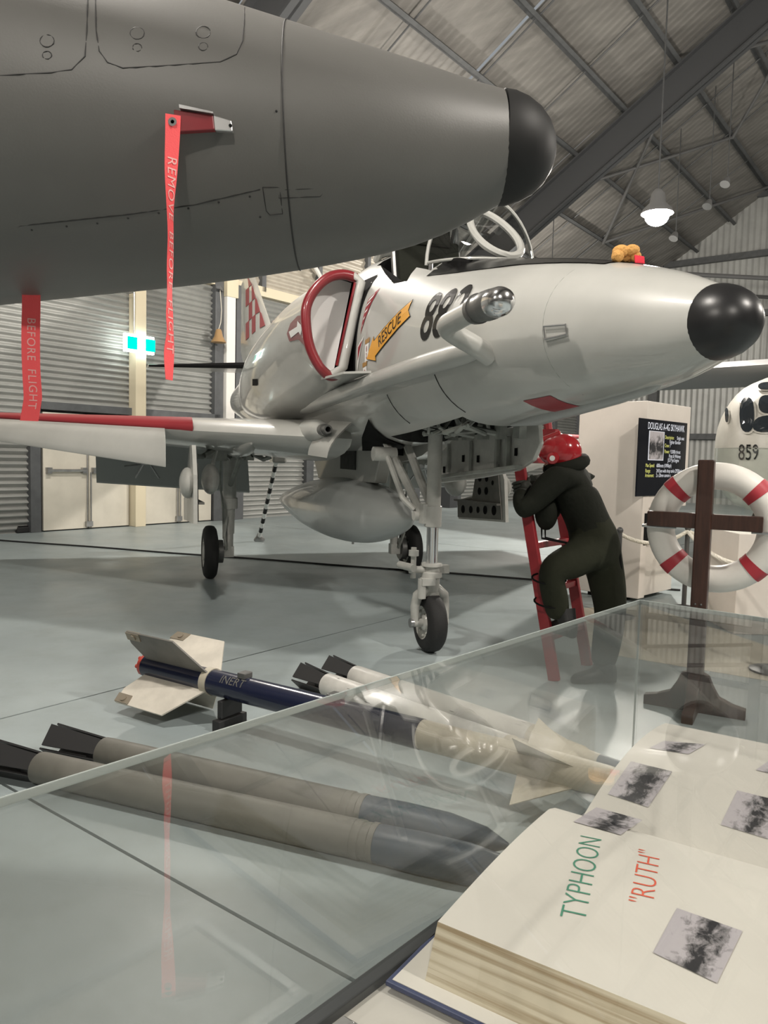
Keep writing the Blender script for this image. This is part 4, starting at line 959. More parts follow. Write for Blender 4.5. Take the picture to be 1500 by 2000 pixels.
# ================================================================== GLASS DISPLAY CASE AND BOOK
HG, HB = 1.14, .785
A = onz(1250, 1172, HG); ed = (onz(0, 1560, HG)-A); ed.normalize(); pd = Vector((-ed.y, ed.x, 0))
if pd.x < 0: pd = -pd
LEN, WID = 1.5, 1.05
def cs(a, p, z): return Vector((A.x, A.y, 0))+ed*a+pd*p+Vector((0, 0, z))
case = empty('display_case', cs(LEN/2, WID/2, 0), 0, 'glass topped display case holding the open scrapbook in the foreground', 'display case')
CO = Vector(case.location)
def cbox(name, a0, a1, p0, p1, z0, z1, mt, **kw):
    b = MB(); v = [cs(a, p, z)-CO for a in (a0, a1) for p in (p0, p1) for z in (z0, z1)]
    b.add(v, [(0, 1, 3, 2), (4, 6, 7, 5), (0, 4, 5, 1), (2, 3, 7, 6), (0, 2, 6, 4), (1, 5, 7, 3)]); return b.build(name, mt, case, **kw)
cbox('plinth', .0, LEN, .0, WID, 0, HB-.03, 'case_base', bevel=.005)
cbox('deck', .015, LEN-.015, .015, WID-.015, HB-.03, HB-.004, 'case_base')
for nm, a in (('bottom_rail', (0, LEN, 0, .02)), ('bottom_rail', (0, LEN, WID-.02, WID)), ('bottom_rail', (0, .02, .02, WID-.02)), ('bottom_rail', (LEN-.02, LEN, .02, WID-.02))): cbox(nm, *a, HB-.03, HB+.008, 'case_frame', bevel=.002)
cbox('top_pane', 0, LEN, 0, WID, HG-.006, HG, 'case_glass')
cbox('side_pane', .0, LEN, .001, .006, HB+.008, HG-.0065, 'case_glass'); cbox('side_pane', .001, .006, .007, WID-.007, HB+.008, HG-.0065, 'case_glass')
cbox('side_pane', .0, LEN, WID-.006, WID-.001, HB+.008, HG-.0065, 'case_glass'); cbox('side_pane', LEN-.006, LEN-.001, .007, WID-.007, HB+.008, HG-.0065, 'case_glass')
for a in ((0, LEN, -.0015, 0, HG-.007, HG+.0005), (-.0015, 0, 0, WID, HG-.007, HG+.0005), (-.001, .002, -.001, .002, HB, HG-.007)): cbox('glass_edge', *a, 'glass_edge')
# open scrapbook
P1 = onz(855, 1800, .852); P2 = onz(1095, 1565, .852); e1 = (P2-P1); PL = e1.length; e1.normalize(); e2 = Vector((e1.y, -e1.x, 0)); PW = .36
book = empty('scrapbook', P1.x*0+0, 0, None, None) if False else empty('scrapbook', (P1.x, P1.y, HB-.004), 0, 'thick open scrapbook with aged page edges inside the glass case', 'book')
BO = Vector(book.location)
b = MB(); cb = HB-.003
cc = onz(752, 1925, cb+.005); c0 = [cc, cc+e1*(PL+.03), cc+e1*(PL+.03)+e2*(PW+.08), cc+e2*(PW+.08)]; b.prism([p-BO for p in c0], (0, 0, .006)); b.build('cover', 'cover_blue', book, bevel=.0015)
b = MB(); b.prism([p-BO+Vector((0, 0, .006))+(e1+e2)*.006 for p in (c0[0], c0[1]-e1*.012, c0[2]-e1*.012-e2*.012, c0[3]-e2*.012)], (0, 0, .0008)); b.build('end_paper', 'page', book)
far = onz(1300, 1412, .928); G0 = P1+e1*PL+e2*.035; G0.z = .832; fd = far-G0
def near_top(t, q):   # t fore edge -> spine, q along the fore edge
    p = P1+e1*PL*t+e2*PW*q; p.z = .852+.010*math.sin(PI*min(t*.9, 1))-.020*max(0, (t-.86)/.14)**2; return p
def far_top(t, q):
    p = G0+e2*PW*q+Vector((fd.x, fd.y, 0))*t; p.z = .832+.096*(1-(1-t)**1.9)+.004*math.sin(PI*t); return p
def page_block(name, fn, base_shift, n=16, mats=('page', 'page_edge')):
    b = MB(); top = [[fn(i/n, j/4) for j in range(5)] for i in range(n+1)]
    for a, c in zip(top, top[1:]): b.strip([p-BO for p in a], [p-BO for p in c], 0)
    zb = HB+.0045
    def low(p, sh): q = p+sh; q.z = zb; return q
    per = [r[0] for r in top]+top[-1][1:]+[r[4] for r in top[::-1]][1:]+top[0][::-1][1:-1]
    lows = []
    for p in per:
        sh = base_shift if abs((p-top[0][0]).dot(e1)) < .02 else Vector((0, 0, 0)); lows.append(low(p, sh))
    m = len(per)
    for lv in range(6):
        a = [p.lerp(q, lv/6)-BO for p, q in zip(per, lows)]; c = [p.lerp(q, (lv+1)/6)-BO for p, q in zip(per, lows)]
        k0 = len(b.v); b.v += [tuple(x) for x in a+c]; 
        for i in range(m): b.f.append((k0+i, k0+(i+1) % m, k0+(i+1) % m+m, k0+i+m)); b.m.append(1)
    return b.build(name, list(mats), book, smooth=True, angle=35, recalc=False)
pg1 = page_block('left_pages', near_top, -e1*.028); pg2 = page_block('right_pages', far_top, Vector((0, 0, 0)))
def bvh(o, off):
    me = o.data; return BVHTree.FromPolygons([Vector(v.co)+off for v in me.vertices], [tuple(p.vertices) for p in me.polygons])
BV = [bvh(pg1, BO), bvh(pg2, BO)]
def page_hit(x, y, k):
    d = ray(x, y).normalized(); h = BV[k].ray_cast(CAM, d)
    if h[0] is None: return onz(x, y, .86)
    return h[0]
def photo(pxs, k, mi, lift=.0012):
    pts = [page_hit(x, y, k) for x, y in pxs]; N = 6; vs = []; uv = []
    for i in range(N+1):
        for j in range(N+1):
            u_, v_ = i/N, j/N; x = (pxs[0][0]*(1-u_)+pxs[1][0]*u_)*(1-v_)+(pxs[3][0]*(1-u_)+pxs[2][0]*u_)*v_; y = (pxs[0][1]*(1-u_)+pxs[1][1]*u_)*(1-v_)+(pxs[3][1]*(1-u_)+pxs[2][1]*u_)*v_
            vs.append(page_hit(x, y, k)-BO+Vector((0, 0, lift))); uv.append((v_, 1-u_))
    fs_ = [(i*(N+1)+j, (i+1)*(N+1)+j, (i+1)*(N+1)+j+1, i*(N+1)+j+1) for i in range(N) for j in range(N)]
    b = MB(); b.add(vs, fs_); o = b.build('photograph', 'photo_%d' % mi, book, recalc=False); ul = o.data.uv_layers.new(name='UVMap')
    for lp in o.data.loops: ul.data[lp.index].uv = uv[lp.vertex_index]
    return o
photo([(1322, 1775), (1450, 1820), (1400, 1922), (1275, 1862)], 0, 0)
photo([(1165, 1578), (1255, 1603), (1212, 1632), (1120, 1606)], 0, 2)
photo([(1232, 1488), (1313, 1508), (1266, 1578), (1187, 1552)], 1, 1)
photo([(1440, 1545), (1540, 1570), (1500, 1640), (1407, 1612)], 1, 3)
photo([(1296, 1448), (1378, 1455), (1345, 1474), (1268, 1462)], 1, 5)
photo([(1500, 1488), (1560, 1500), (1540, 1520), (1476, 1505)], 1, 6)
def page_text(body, pa, pb, size, mt):
    a = page_hit(*pa, 0); c = page_hit(*pb, 0); ex = (c-a); L = ex.length; ex.normalize(); ey = Vector((-ex.y, ex.x, 0))
    vs, fs_ = text2d(body, size, cuts=1, align='LEFT', off=-.0007); w_ = max(v[0] for v in vs); sc = L/w_; b = MB()
    def drop(p):
        h = BV[0].ray_cast(p+Vector((0, 0, .2)), Vector((0, 0, -1))); return h[0] if h[0] else p
    b.add([drop(a+ex*x*sc+ey*y)-BO+Vector((0, 0, .0007)) for x, y in vs], fs_); return b.build('hand_lettering', mt, book, recalc=False)
page_text('TYPHOON', (1121, 1797), (1157, 1637), .045, 'ink_green'); page_text('"RUTH"', (1255, 1768), (1272, 1664), .042, 'ink_red')
# framed print lying at the front of the case
q = onz(672, 1978, HB+.01); fr_ = empty('picture_frame', (q.x, q.y, HB-.004), 0, 'silver picture frame lying flat in the case below the book', 'picture frame')
def pf_(a, p, z): return -pd*0+ed*a+pd*p+Vector((0, 0, z))
b = MB()
for (a0_, a1_, p0_, p1_) in ((0, .28, 0, .015), (0, .015, .015, .2), (0, .28, .2, .215), (.265, .28, .015, .2)):
    v = [pf_(a, p, z) for a in (a0_, a1_) for p in (p0_, p1_) for z in (0, .012)]; b.add(v, [(0, 1, 3, 2), (4, 6, 7, 5), (0, 4, 5, 1), (2, 3, 7, 6), (0, 2, 6, 4), (1, 5, 7, 3)])
b.build('moulding', 'aluminium', fr_, bevel=.002)
b = MB(); v = [pf_(a, p, z) for a in (.012, .268) for p in (.012, .203) for z in (.001, .006)]; b.add(v, [(0, 1, 3, 2), (4, 6, 7, 5), (0, 4, 5, 1), (2, 3, 7, 6), (0, 2, 6, 4), (1, 5, 7, 3)]); b.build('print', 'page', fr_)

# ================================================================== ROCKETS AND MISSILE ON THE FLOOR
def thing_axis(p0, p1):
    d = (p1-p0); L = d.length; d.normalize(); return d, L
# dark blue missile with white wings
T = onz(290, 1300, .215); Q = onz(640, 1388, .215); d, _ = thing_axis(T, Q); ms = empty('guided_missile', (T.x, T.y, 0), 0, 'dark blue guided missile with large white tail fins lying on the floor', 'missile')
O = Vector((0, 0, .215)); side = d.cross(ZV).normalized(); R = .064
b = MB(); b.lathe(O, d, [(0, R), (.50, R), (.50, R*1.03), (1.75, R*1.03), (1.75, R)], n=28); b.build('motor_body', 'missile_blue', ms, smooth=True, angle=35)
b = MB(); b.lathe(O+d*1.75, d, [(0, R*.99), (.62, R*.99), (.80, R*.9), (.88, R*.75), (.93, R*.4), (.94, .004)], n=28); b.build('nose_section', 'rocket_beige', ms, smooth=True, angle=50)
b = MB(); b.lathe(O+d*.46, d, [(0, R*1.01), (0, R*1.10), (.045, R*1.10), (.045, R*1.01)], n=28); b.build('clamp_band', 'rocket_beige', ms, smooth=True, angle=30)
b = MB(); b.lathe(O-d*.03, d, [(0, R*.45), (0, R*.9), (.03, R*.98)], n=24, cap0=False, cap1=False); b.lathe(O-d*.05, d, [(0, R*.5), (.05, R*.55)], n=20); 
for k in range(6): a = k*PI/3; b.cyl(O-d*.045+(side*math.cos(a)+ZV*math.sin(a))*R*.7, O-d*.0+(side*math.cos(a)+ZV*math.sin(a))*R*.7, .012, n=8)
b.build('nozzle_plug', 'missile_red', ms, smooth=True, angle=35)
for k, (ang, mt) in enumerate(((34, 'fin_white'), (124, 'fin_grey'), (214, 'fin_white'), (304, 'fin_white'))):
    a = math.radians(ang); rdir = side*-math.cos(a)+ZV*math.sin(a); tn = d.cross(rdir)*.004; ext = 1.0 if rdir.z > 0 else min(1.0, (.205)/max(.05, -rdir.z*.27))
    h = .20*ext; pl = [O+d*.50+rdir*R, O+d*.36+rdir*(R+h), O+d*.0+rdir*(R+h), O-d*.02+rdir*(R+h*.55), O+d*.03+rdir*R]
    b = MB(); b.prism([p-tn for p in pl], tn*2); fo = b.build('tail_fin', mt, ms)
    b = MB(); b.prism([p-tn*2.2 for p in (O+d*.10+rdir*(R+h*.99), O-d*.005+rdir*(R+h*.99), O-d*.02+rdir*(R+h*.72), O+d*.085+rdir*(R+h*.72))], tn*4.4); b.cyl(O+d*.045+rdir*(R+h*.86)-tn*4, O+d*.045+rdir*(R+h*.86)+tn*4, .018, n=12); b.build('rolleron', 'rolleron', fo)
for ang in (45, 135, 225, 315):
    a = math.radians(ang); rdir = side*-math.cos(a)+ZV*math.sin(a); tn = d.cross(rdir)*.004; h = .125
    b = MB(); b.prism([p-tn for p in (O+d*2.44+rdir*R*.9, O+d*2.22+rdir*(R+h), O+d*2.21+rdir*R*.9)], tn*2); b.build('canard_fin', 'rocket_beige', ms)
for x in (.72, 1.28): b = MB(); b.box(O+d*x+ZV*(R+.012), (.05, .06, .03), Matrix((d, side, ZV)).transposed()); b.build('hanger_lug', 'gunmetal', ms, bevel=.004)
b = MB(); b.box(O+d*.62-side*.0+ZV*-.105, (.03, .15, .09), Matrix((d, side, ZV)).transposed()); b.box(O+d*.62+ZV*-.185, (.05, .2, .06), Matrix((d, side, ZV)).transposed()); b.build('cradle', 'rocket_fin', ms, bevel=.004)
vs, fs_ = text2d('INERT', .06, cuts=1); b = MB()
vdir = (CAM-(T+d*.66)); vdir -= d*vdir.dot(d); vdir.normalize(); tdir = vdir.cross(d) if vdir.cross(d).z > 0 else -vdir.cross(d)
b.add([O+d*(.68+x)+(vdir*math.cos(y/R+.35)+tdir*math.sin(y/R+.35))*(R*1.03+.0015) for x, y in vs], fs_); b.build('lettering', 'rocket_grey', ms, recalc=False)
def rocket(pt, ph, r, kind, label, group, fin_len=.24, head=.55):
    T = onz(*pt, r); Q = onz(*ph, r); d, L = thing_axis(T, Q); rt = empty('rocket', (T.x, T.y, 0), 0, label, 'rocket', group); O = Vector((0, 0, r+.002)); sd = d.cross(ZV).normalized()
    body, headm = {'white': ('rocket_white', 'rocket_beige'), 'grey': ('rocket_grey', 'rocket_blue')}[kind]
    b = MB(); b.lathe(O, d, [(0, r*.8), (0, r*.98), (.03, r), (L-.08, r)], n=28); b.build('motor_tube', body, rt, smooth=True, angle=35)
    b = MB(); b.lathe(O+d*(L-.08), d, [(0, r*.985), (.01, r*1.02), (.03, r*1.02), (.035, r*.96), (.06, r*.96), (.065, r*1.02), (.085, r*1.02)], n=28); b.build('joint_rings', 'rocket_beige' if kind == 'white' else body, rt, smooth=True, angle=30)
    if kind == 'white':
        b = MB(); b.lathe(O+d*L, d, [(0, r), (.10, r*.72), (.20, r*.66), (.22, r*.55), (.30, r*.5)], n=24); b.build('neck', 'rocket_beige', rt, smooth=True, angle=35)
        b = MB(); b.lathe(O+d*(L+.29), d, [(0, r*.52), (.25, r*.5), (.5, r*.38), (.62, r*.2), (.66, .004)], n=24); b.build('warhead', 'rocket_blue', rt, smooth=True, angle=50)
    else:
        b = MB(); b.lathe(O+d*L, d, [(0, r*.98), (.16, r*1.04), (head*.6, r*1.0), (head*.85, r*.7), (head, .01)], n=28); b.build('warhead', headm, rt, smooth=True, angle=50)
    b = MB(); b.lathe(O-d*.06, d, [(0, r*.45), (.0, r*.7), (.07, r*.8)], n=20); b.build('nozzle', 'rocket_fin', rt, smooth=True, angle=35)
    for k in range(4):
        a = PI/4+k*PI/2; rd = sd*math.cos(a)+ZV*math.sin(a); tg = d.cross(rd)
        b = MB(); b.prism([O+d*.0+rd*r*.82-tg*.035, O-d*fin_len+rd*r*1.0-tg*.05, O-d*fin_len*.95+rd*r*1.0+tg*.05, O+d*.0+rd*r*.82+tg*.035], rd*-.008); b.build('fin', 'rocket_fin', rt)
    ch = MB(); rnd = random.Random(int(L*1000))
    for k in range(16 if kind == 'white' else 0):
        x = rnd.uniform(.02, L-.1); a = rnd.uniform(.1, PI-.1); w_ = rnd.uniform(.005, .05); q = rnd.uniform(.02, .08)
        ch.add([O+d*(x+dx)+(sd*math.cos(a+da)+ZV*math.sin(a+da))*(r+.0008) for dx, da in ((0, 0), (w_, .01), (w_*.8, q), (w_*.1, q*.7))], [(0, 1, 2, 3)])
    if ch.v: ch.build('paint_chip', 'chipped', rt, recalc=False)
    return rt
rocket((640, 1338), (1018, 1474), .068, 'white', 'white chipped rocket with dark tail fins, nearer of the white pair', 'white rockets')
rocket((694, 1322), (1066, 1452), .068, 'white', 'white chipped rocket with dark blue tip, farther of the white pair', 'white rockets')
rocket((78, 1500), (735, 1648), .066, 'grey', 'grey rocket with blue head and dark fins, nearer of the grey pair', 'grey rockets', .3)
rocket((203, 1470), (712, 1588), .066, 'grey', 'grey rocket with blue head and dark fins, farther of the grey pair', 'grey rockets', .3)

# ================================================================== LADDER AND PERSON
LB = onz(1083, 1330, 0); rd = Vector((.62, .78, 0)).normalized(); ln = Vector((-.78, .62, 0)).normalized()
lad = empty('ladder', LB, 0, 'red wooden ladder leaning under the white jet nose', 'ladder')
def lp(k, h): return rd*.50*k+ln*(.225*h)+Vector((0, 0, h))      # k across, h height
for k, top in ((0, 1.46), (1, 1.50)):
    b = MB(); ax = (lp(k, 1)-lp(k, 0)).normalized(); fx = rd; fy = ax.cross(fx).normalized(); rot = Matrix((fx, fy, ax)).transposed()
    L = top*ax.length/ax.z; b.box(lp(k, top/2)+Vector((0, 0, 0)), (.035, .075, L), rot); b.build('rail', 'red_ladder', lad, bevel=.006)
for h in (.27, .56, .85, 1.12, 1.40):
    b = MB(); ax = rd; b.box(lp(.5, h), (.5, .05, .04), Matrix((rd, ln, ZV)).transposed()); b.build('rung', 'red_ladder', lad, bevel=.006)
b = MB(); b.path([lp(1, 1.45), lp(1, 1.62), lp(1, 1.80)+rd*.02], .03, 8); b.box(lp(1, 1.58), (.06, .12, .08), Matrix((rd, ln, ZV)).transposed()); b.build('hook_arm', 'red_ladder', lad)

def skin_body(name, joints, edges, mt, parent, root=0, sub=2):
    me = bpy.data.meshes.new(name); me.from_pydata([tuple(j[0]) for j in joints], edges, []); o = bpy.data.objects.new(name, me); COL.objects.link(o)
    md = o.modifiers.new('skin', 'SKIN'); md.use_smooth_shade = True; md.branch_smoothing = .6
    for v, j in zip(me.skin_vertices[0].data, joints): r = j[1]; v.radius = tuple(q*1.17 for q in r) if isinstance(r, tuple) else (r*1.17, r*1.17)
    for i, v in enumerate(me.skin_vertices[0].data): v.use_root = (i == root)
    sb = o.modifiers.new('sub', 'SUBSURF'); sb.levels = sub; sb.render_levels = sub
    baked(o); o.data.materials.clear(); o.data.materials.append(MATS[mt]); o.data.shade_smooth(); o.parent = parent; return o
pr0 = onz(1168, 1330, 0); person = empty('person', pr0, 0, 'person in dark green flying overalls and red helmet climbing the red ladder', 'person')
PO = Vector(pr0)
def W(px, py, Y): return at(px, py, Y)-PO
pel = W(1160, 1072, 4.90); wst = W(1146, 1020, 4.92); che = W(1124, 962, 4.94); upc = W(1112, 925, 4.95); nck = W(1106, 908, 4.95); hed = W(1098, 886, 4.95)
acr = rd
shn = upc-acr*.17+Vector((0, 0, -.02)); shf = upc+acr*.17+Vector((0, 0, -.02))
eln = W(1020, 1002, 4.80); han = W(1016, 950, 4.92)
elf = W(1048, 985, 5.16); haf = W(1040, 940, 5.26)
hpn = pel-acr*.09+Vector((0, 0, -.05)); hpf = pel+acr*.09+Vector((.03, 0, -.06))
knn = W(1073, 1113, 4.74); ann = W(1092, 1208, 4.83)
knf = W(1194, 1195, 4.86); anf = W(1176, 1312, 4.80)
J = [(pel, (.165, .15)), (wst, .150), (che, (.175, .165)), (upc, (.135, .13)), (nck, .075), (hed, .085),
     (shn, .092), (shn.lerp(eln, .5), .078), (eln, .068), (eln.lerp(han, .5), .058), (han+Vector((.01, 0, -.03)), .042),
     (shf, .092), (elf, .066), (haf, .045),
     (hpn, .125), (hpn.lerp(knn, .55), .108), (knn, .082), (knn.lerp(ann, .45), .080), (ann, .062),
     (hpf, .125), (hpf.lerp(knf, .5), .108), (knf, .086), (knf.lerp(anf, .45), .084), (anf+Vector((0, 0, .02)), .066)]
E_ = [(0, 1), (1, 2), (2, 3), (3, 4), (4, 5), (3, 6), (6, 7), (7, 8), (8, 9), (9, 10), (3, 11), (11, 12), (12, 13), (0, 14), (14, 15), (15, 16), (16, 17), (17, 18), (0, 19), (19, 20), (20, 21), (21, 22), (22, 23)]
body = skin_body('body', J, E_, 'overall', person)
body.data.materials.append(MATS['overall_dark']); wn = (che-pel).normalized(); w0 = wst-wn*.03     # darker jacket above the waist
for p in body.data.polygons:
    if (Vector(p.center)-w0).dot(wn) > 0: p.material_index = 1
def boot(ank, toe_dir, zsole, tip_len=.20):
    td = Vector(toe_dir).normalized(); sd = td.cross(ZV); rings = []
    for x, w_, h in ((-.085, .035, .07), (-.08, .042, .12), (-.03, .046, .14), (.03, .046, .12), (.08, .05, .085), (.14, .05, .07), (.18, .042, .055), (.20, .025, .035)):
        c = Vector((ank.x, ank.y, zsole))+td*x; rings.append([c+sd*w_*math.cos(a)*1.0+ZV*(h*.5+h*.5*math.copysign(abs(math.sin(a))**.6, math.sin(a))) for a in np.linspace(0, 2*PI, 16, endpoint=False)])
    b = MB(); b.loft(rings); b.cyl(Vector((ank.x, ank.y, zsole+.08))-td*.03, ank+Vector((0, 0, .06)), .058, .066, n=16); return b.build('boot', 'boot', person, smooth=True, angle=60)
boot(anf, (-.93, -.15, 0), 0); 
boot(ann+Vector((.03, -.02, 0)), (-.45, .89, 0), (LB.z+.27+.025)-0)
def hand(c, axis_rail, toward, mt='glove', s=1.0):      # fist closed round a rail
    ar = Vector(axis_rail).normalized(); tw = Vector(toward).normalized(); tw = (tw-ar*tw.dot(ar)).normalized(); cr = ar.cross(tw)
    b = MB(); b.sphere(c-tw*.045+cr*.02, (.045, .03, .045), 14, 10, Matrix((ar, tw, cr)).transposed())
    for k in range(4):
        o = c+ar*(.035-.023*k)*s; L_ = (1, 1.08, 1.02, .88)[k]
        pts = [o-tw*.045+cr*.02, o-tw*.03+cr*.052*L_, o+tw*.012+cr*.056*L_, o+tw*.045+cr*.036*L_, o+tw*.052+cr*.004]
        b.path(smoothed(pts, 3), [.0115]*12+[.009], 8)
    b.path(smoothed([c-tw*.05+ar*.03, c-tw*.04+ar*.05-cr*.02, c-tw*.005+ar*.055-cr*.045, c+tw*.03+ar*.045-cr*.035], 3), .0125, 8)
    return b.build('hand', mt, person, smooth=True, angle=60)
axr = (lp(0, 1)-lp(0, 0)).normalized(); hn = LB-PO+lp(0, 1.22); hand(hn, axr, (-.5, .7, 0)); hf = LB-PO+lp(1, 1.30); hand(hf, axr, (-.5, .7, 0))
b = MB(); b.path([han+Vector((.01, 0, -.05)), hn+Vector((.02, -.03, 0))], [.045, .038], 12); b.build('cuff', 'glove', person, smooth=True)
b = MB(); b.path([haf, hf+Vector((.02, -.03, 0))], [.045, .038], 12); b.build('cuff', 'glove', person, smooth=True)
# helmet: shell, visor cover, ear disc, face
fd_ = Vector((-.85, .35, -.38)).normalized(); sdh = fd_.cross(ZV).normalized(); uph = sdh.cross(fd_).normalized(); HR = Matrix((fd_, sdh, uph)).transposed(); hc = W(1098, 884, 4.93)
b = MB(); b.sphere(hc, (.125, .110, .121), 28, 18, HR); hm = b.build('helmet', 'helmet_red', person, smooth=True)
b = MB(); b.sphere(hc+fd_*.035+uph*.03, (.110, .105, .092), 24, 14, HR); b.build('visor_cover', 'helmet_red', hm, smooth=True)
b = MB(); b.box(hc+uph*.125+fd_*.03, (.13, .035, .03), HR); b.build('visor_rail', 'helmet_red', hm, bevel=.008)
for sg in (-1, 1):
    b = MB(); b.lathe(hc+sdh*sg*.108+fd_*.05-uph*.02, sdh*sg, [(0, .04), (.014, .036), (.018, .02)], n=20); b.build('ear_cup', 'helmet_red', hm, smooth=True)
    b = MB(); b.lathe(hc+sdh*sg*.124+fd_*.05-uph*.02, sdh*sg, [(0, .017), (.004, .017)], n=16); b.build('ear_disc', 'decal_white', hm)
b = MB(); b.sphere(hc+fd_*.075-uph*.065, (.055, .062, .075), 18, 12, HR); b.sphere(hc+fd_*.135-uph*.06, (.02, .014, .022), 10, 8, HR)
for sg in (-1, 1): b.sphere(hc+fd_*.122-uph*.035+sdh*sg*.027, (.008, .012, .008), 8, 6, HR)
b.box(hc+fd_*.125-uph*.098, (.012, .04, .008), HR); b.build('face', 'skin', person, smooth=True)
b = MB(); b.path([hc+fd_*.12-uph*.06+sdh*.07, hc+fd_*.14-uph*.09, hc+fd_*.12-uph*.06-sdh*.07], .012, 8); b.build('mask_strap', 'black_matt', hm, smooth=True)
b = MB(); b.path([nck+Vector((math.cos(a)*.105, math.sin(a)*.105, .035*math.cos(a-.3)+.0)) for a in np.linspace(0, 2*PI, 18, endpoint=False)], .045, 10, closed=True); b.build('collar', 'overall_dark', person, smooth=True)
b = MB(); fw_ = Vector((-.78, .62, 0)); b.sphere(che+fw_*.15-acr*.10+Vector((0, 0, -.13)), (.075, .10, .12), 16, 10); b.sphere(che+fw_*.17+acr*.04+Vector((0, 0, -.05)), (.06, .12, .14), 16, 10); b.build('survival_vest', 'overall_dark', person, smooth=True)
b = MB()
for q in (0, .05): b.path([che+fw_*.17-acr*(.12-q)+Vector((0, 0, -.22)), che+fw_*.16-acr*(.13-q)+Vector((0, 0, -.30)), pel+fw_*.12-acr*.1+Vector((0, 0, .03))], .007, 6)
b.build('strap', 'black_matt', person)
b = MB(); b.path([W(1204, 1060, 4.88), W(1208, 1090, 4.86), W(1212, 1114, 4.86)], [.012, .02, .012], 8); b.build('tool_pouch', 'black_matt', person, smooth=True)
for (py_, yy) in ((1130, 4.80), (1175, 4.83)):
    c = W(1072 if py_ < 1150 else 1076, py_, yy); b = MB(); b.path([c+Vector((math.cos(a)*.105, math.sin(a)*.10, .02*math.sin(a))) for a in np.linspace(0, 2*PI, 20, endpoint=False)], .006, 6, closed=True); b.build('tie_cord', 'black_matt', person)

# ================================================================== LIFEBUOY ON WOODEN CROSS
bdir = Vector((.87, -.48, 0)).normalized(); ndir = Vector((.48, .87, 0)).normalized(); cb_ = onz(1354, 1388, 0); CR = Matrix((bdir, ndir, ZV)).transposed()
cro = empty('wooden_cross', cb_, 0, 'dark wooden cross stand with scrolled feet before the lifebuoy', 'stand')
topz = at(1377, 898, cb_.y).z; armz = at(1378, 1018, cb_.y).z
b = MB(); b.box((0, 0, (topz+.10)/2), (.085, .085, topz-.10), CR); b.build('post', 'wood_dark', cro, bevel=.008)
b = MB(); b.box(bdir*.0+Vector((0, 0, armz)), (.60, .06, .085), CR); b.build('cross_arm', 'wood_dark', cro, bevel=.005)
prof = [(-.27, 0), (-.27, .055), (-.20, .07), (-.13, .10), (-.095, .16), (-.075, .21), (-.045, .225), (.045, .225), (.075, .21), (.095, .16), (.13, .10), (.20, .07), (.27, .055), (.27, 0)]
for dd_, nn_ in ((bdir, ndir), (ndir, bdir)):
    b = MB(); b.prism([dd_*x+ZV*z-nn_*.03 for x, z in prof], nn_*.06); b.build('scrolled_foot', 'wood_dark', cro, bevel=.004)
b = MB()
for q in (-.015, .015): b.sphere(bdir*q-ndir*.045+ZV*.62, .006, 8, 6)
b.build('screw', 'gunmetal', cro)
rc_ = cb_+ndir*.125; rcz = at(1397, 1030, rc_.y+.0).z; rx = (at(1397, 1030, rc_.y)-rc_).dot(bdir)
rc_ = rc_+bdir*rx; ring = empty('lifebuoy', (rc_.x, rc_.y, rcz), 0, 'white lifebuoy ring with four red bands behind the wooden cross', 'lifebuoy')
Rm, rm = .295, .078
b = MB(); b.path([(bdir*math.cos(a)+ZV*math.sin(a))*Rm for a in np.linspace(0, 2*PI, 56, endpoint=False)], rm, 24, closed=True); b.build('ring', 'ring_white', ring, smooth=True)
for a0_ in (45, 135, 225, 315):
    b = MB(); b.path([(bdir*math.cos(a)+ZV*math.sin(a))*Rm for a in np.linspace(math.radians(a0_-5.5), math.radians(a0_+5.5), 5)], rm+.003, 24, caps=False); b.build('red_band', 'band_red', ring, smooth=True)
for sg in (-1, 1):
    b = MB(); q = bdir*sg*Rm+Vector((0, 0, armz-rcz-.05)); b.path([q-ndir*.085-bdir*.1*sg, q-ndir*.088, q-ndir*.085+bdir*.09*sg], .008, 6); b.path([q-ndir*.09+bdir*.08*sg, q+bdir*.10*sg, q+ndir*.08+bdir*.06*sg], .006, 6); b.build('clamp', 'steel', ring)
b = MB(); b.path([(bdir*math.cos(a)*(Rm+.05)+ZV*math.sin(a)*(Rm+.05))+ndir*.08 for a in np.linspace(PI*1.1, PI*1.9, 14)], .008, 6); b.build('grab_line', 'rope_white', ring)

# ================================================================== KIOSK, BARRIERS, CASES, FAR AIRCRAFT
K0 = onz(1246, 1178, 0); KR = Vector((.70, .71, 0)).normalized(); KL = Vector((-KR.y, KR.x, 0))
kz = at(1240, 782, K0.y).z
ki = empty('display_kiosk', K0, 0, 'tall white display kiosk with black information screen behind the climbing person', 'kiosk')
def kb(name, l0, l1, r0, r1, z0, z1, mt, **kw):
    b = MB(); v = [KL*l+KR*r+ZV*z for l in (l0, l1) for r in (r0, r1) for z in (z0, z1)]
    b.add(v, [(0, 1, 3, 2), (4, 6, 7, 5), (0, 4, 5, 1), (2, 3, 7, 6), (0, 2, 6, 4), (1, 5, 7, 3)]); return b.build(name, mt, ki, **kw)
kb('tower', 0, .75, 0, .13, .04, kz, 'kiosk_white', bevel=.006); kb('screen_wall', .003, .4, .13, 1.02, .95, kz, 'kiosk_white', bevel=.006)
kb('lower_cabinet', .03, .6, .13, .82, .05, .95, 'kiosk_white', bevel=.006); kb('toe_kick', .17, .58, .03, .78, 0, .05, 'black_matt'); kb('dark_panel', -.008, .03, .05, .22, .58, .90, 'black_matt')
def krun(px, py):   # sight line onto the screen wall face
    r = ray(px, py); n = KL; o = K0-KL*.012; return CAM+r*((o-CAM).dot(n)/r.dot(n))
s0 = krun(1250, 816)-K0; s1 = krun(1343, 826)-K0; s2 = krun(1243, 970)-K0
r0, r1 = s0.dot(KR), s1.dot(KR); zt, zb = s0.z, s2.z
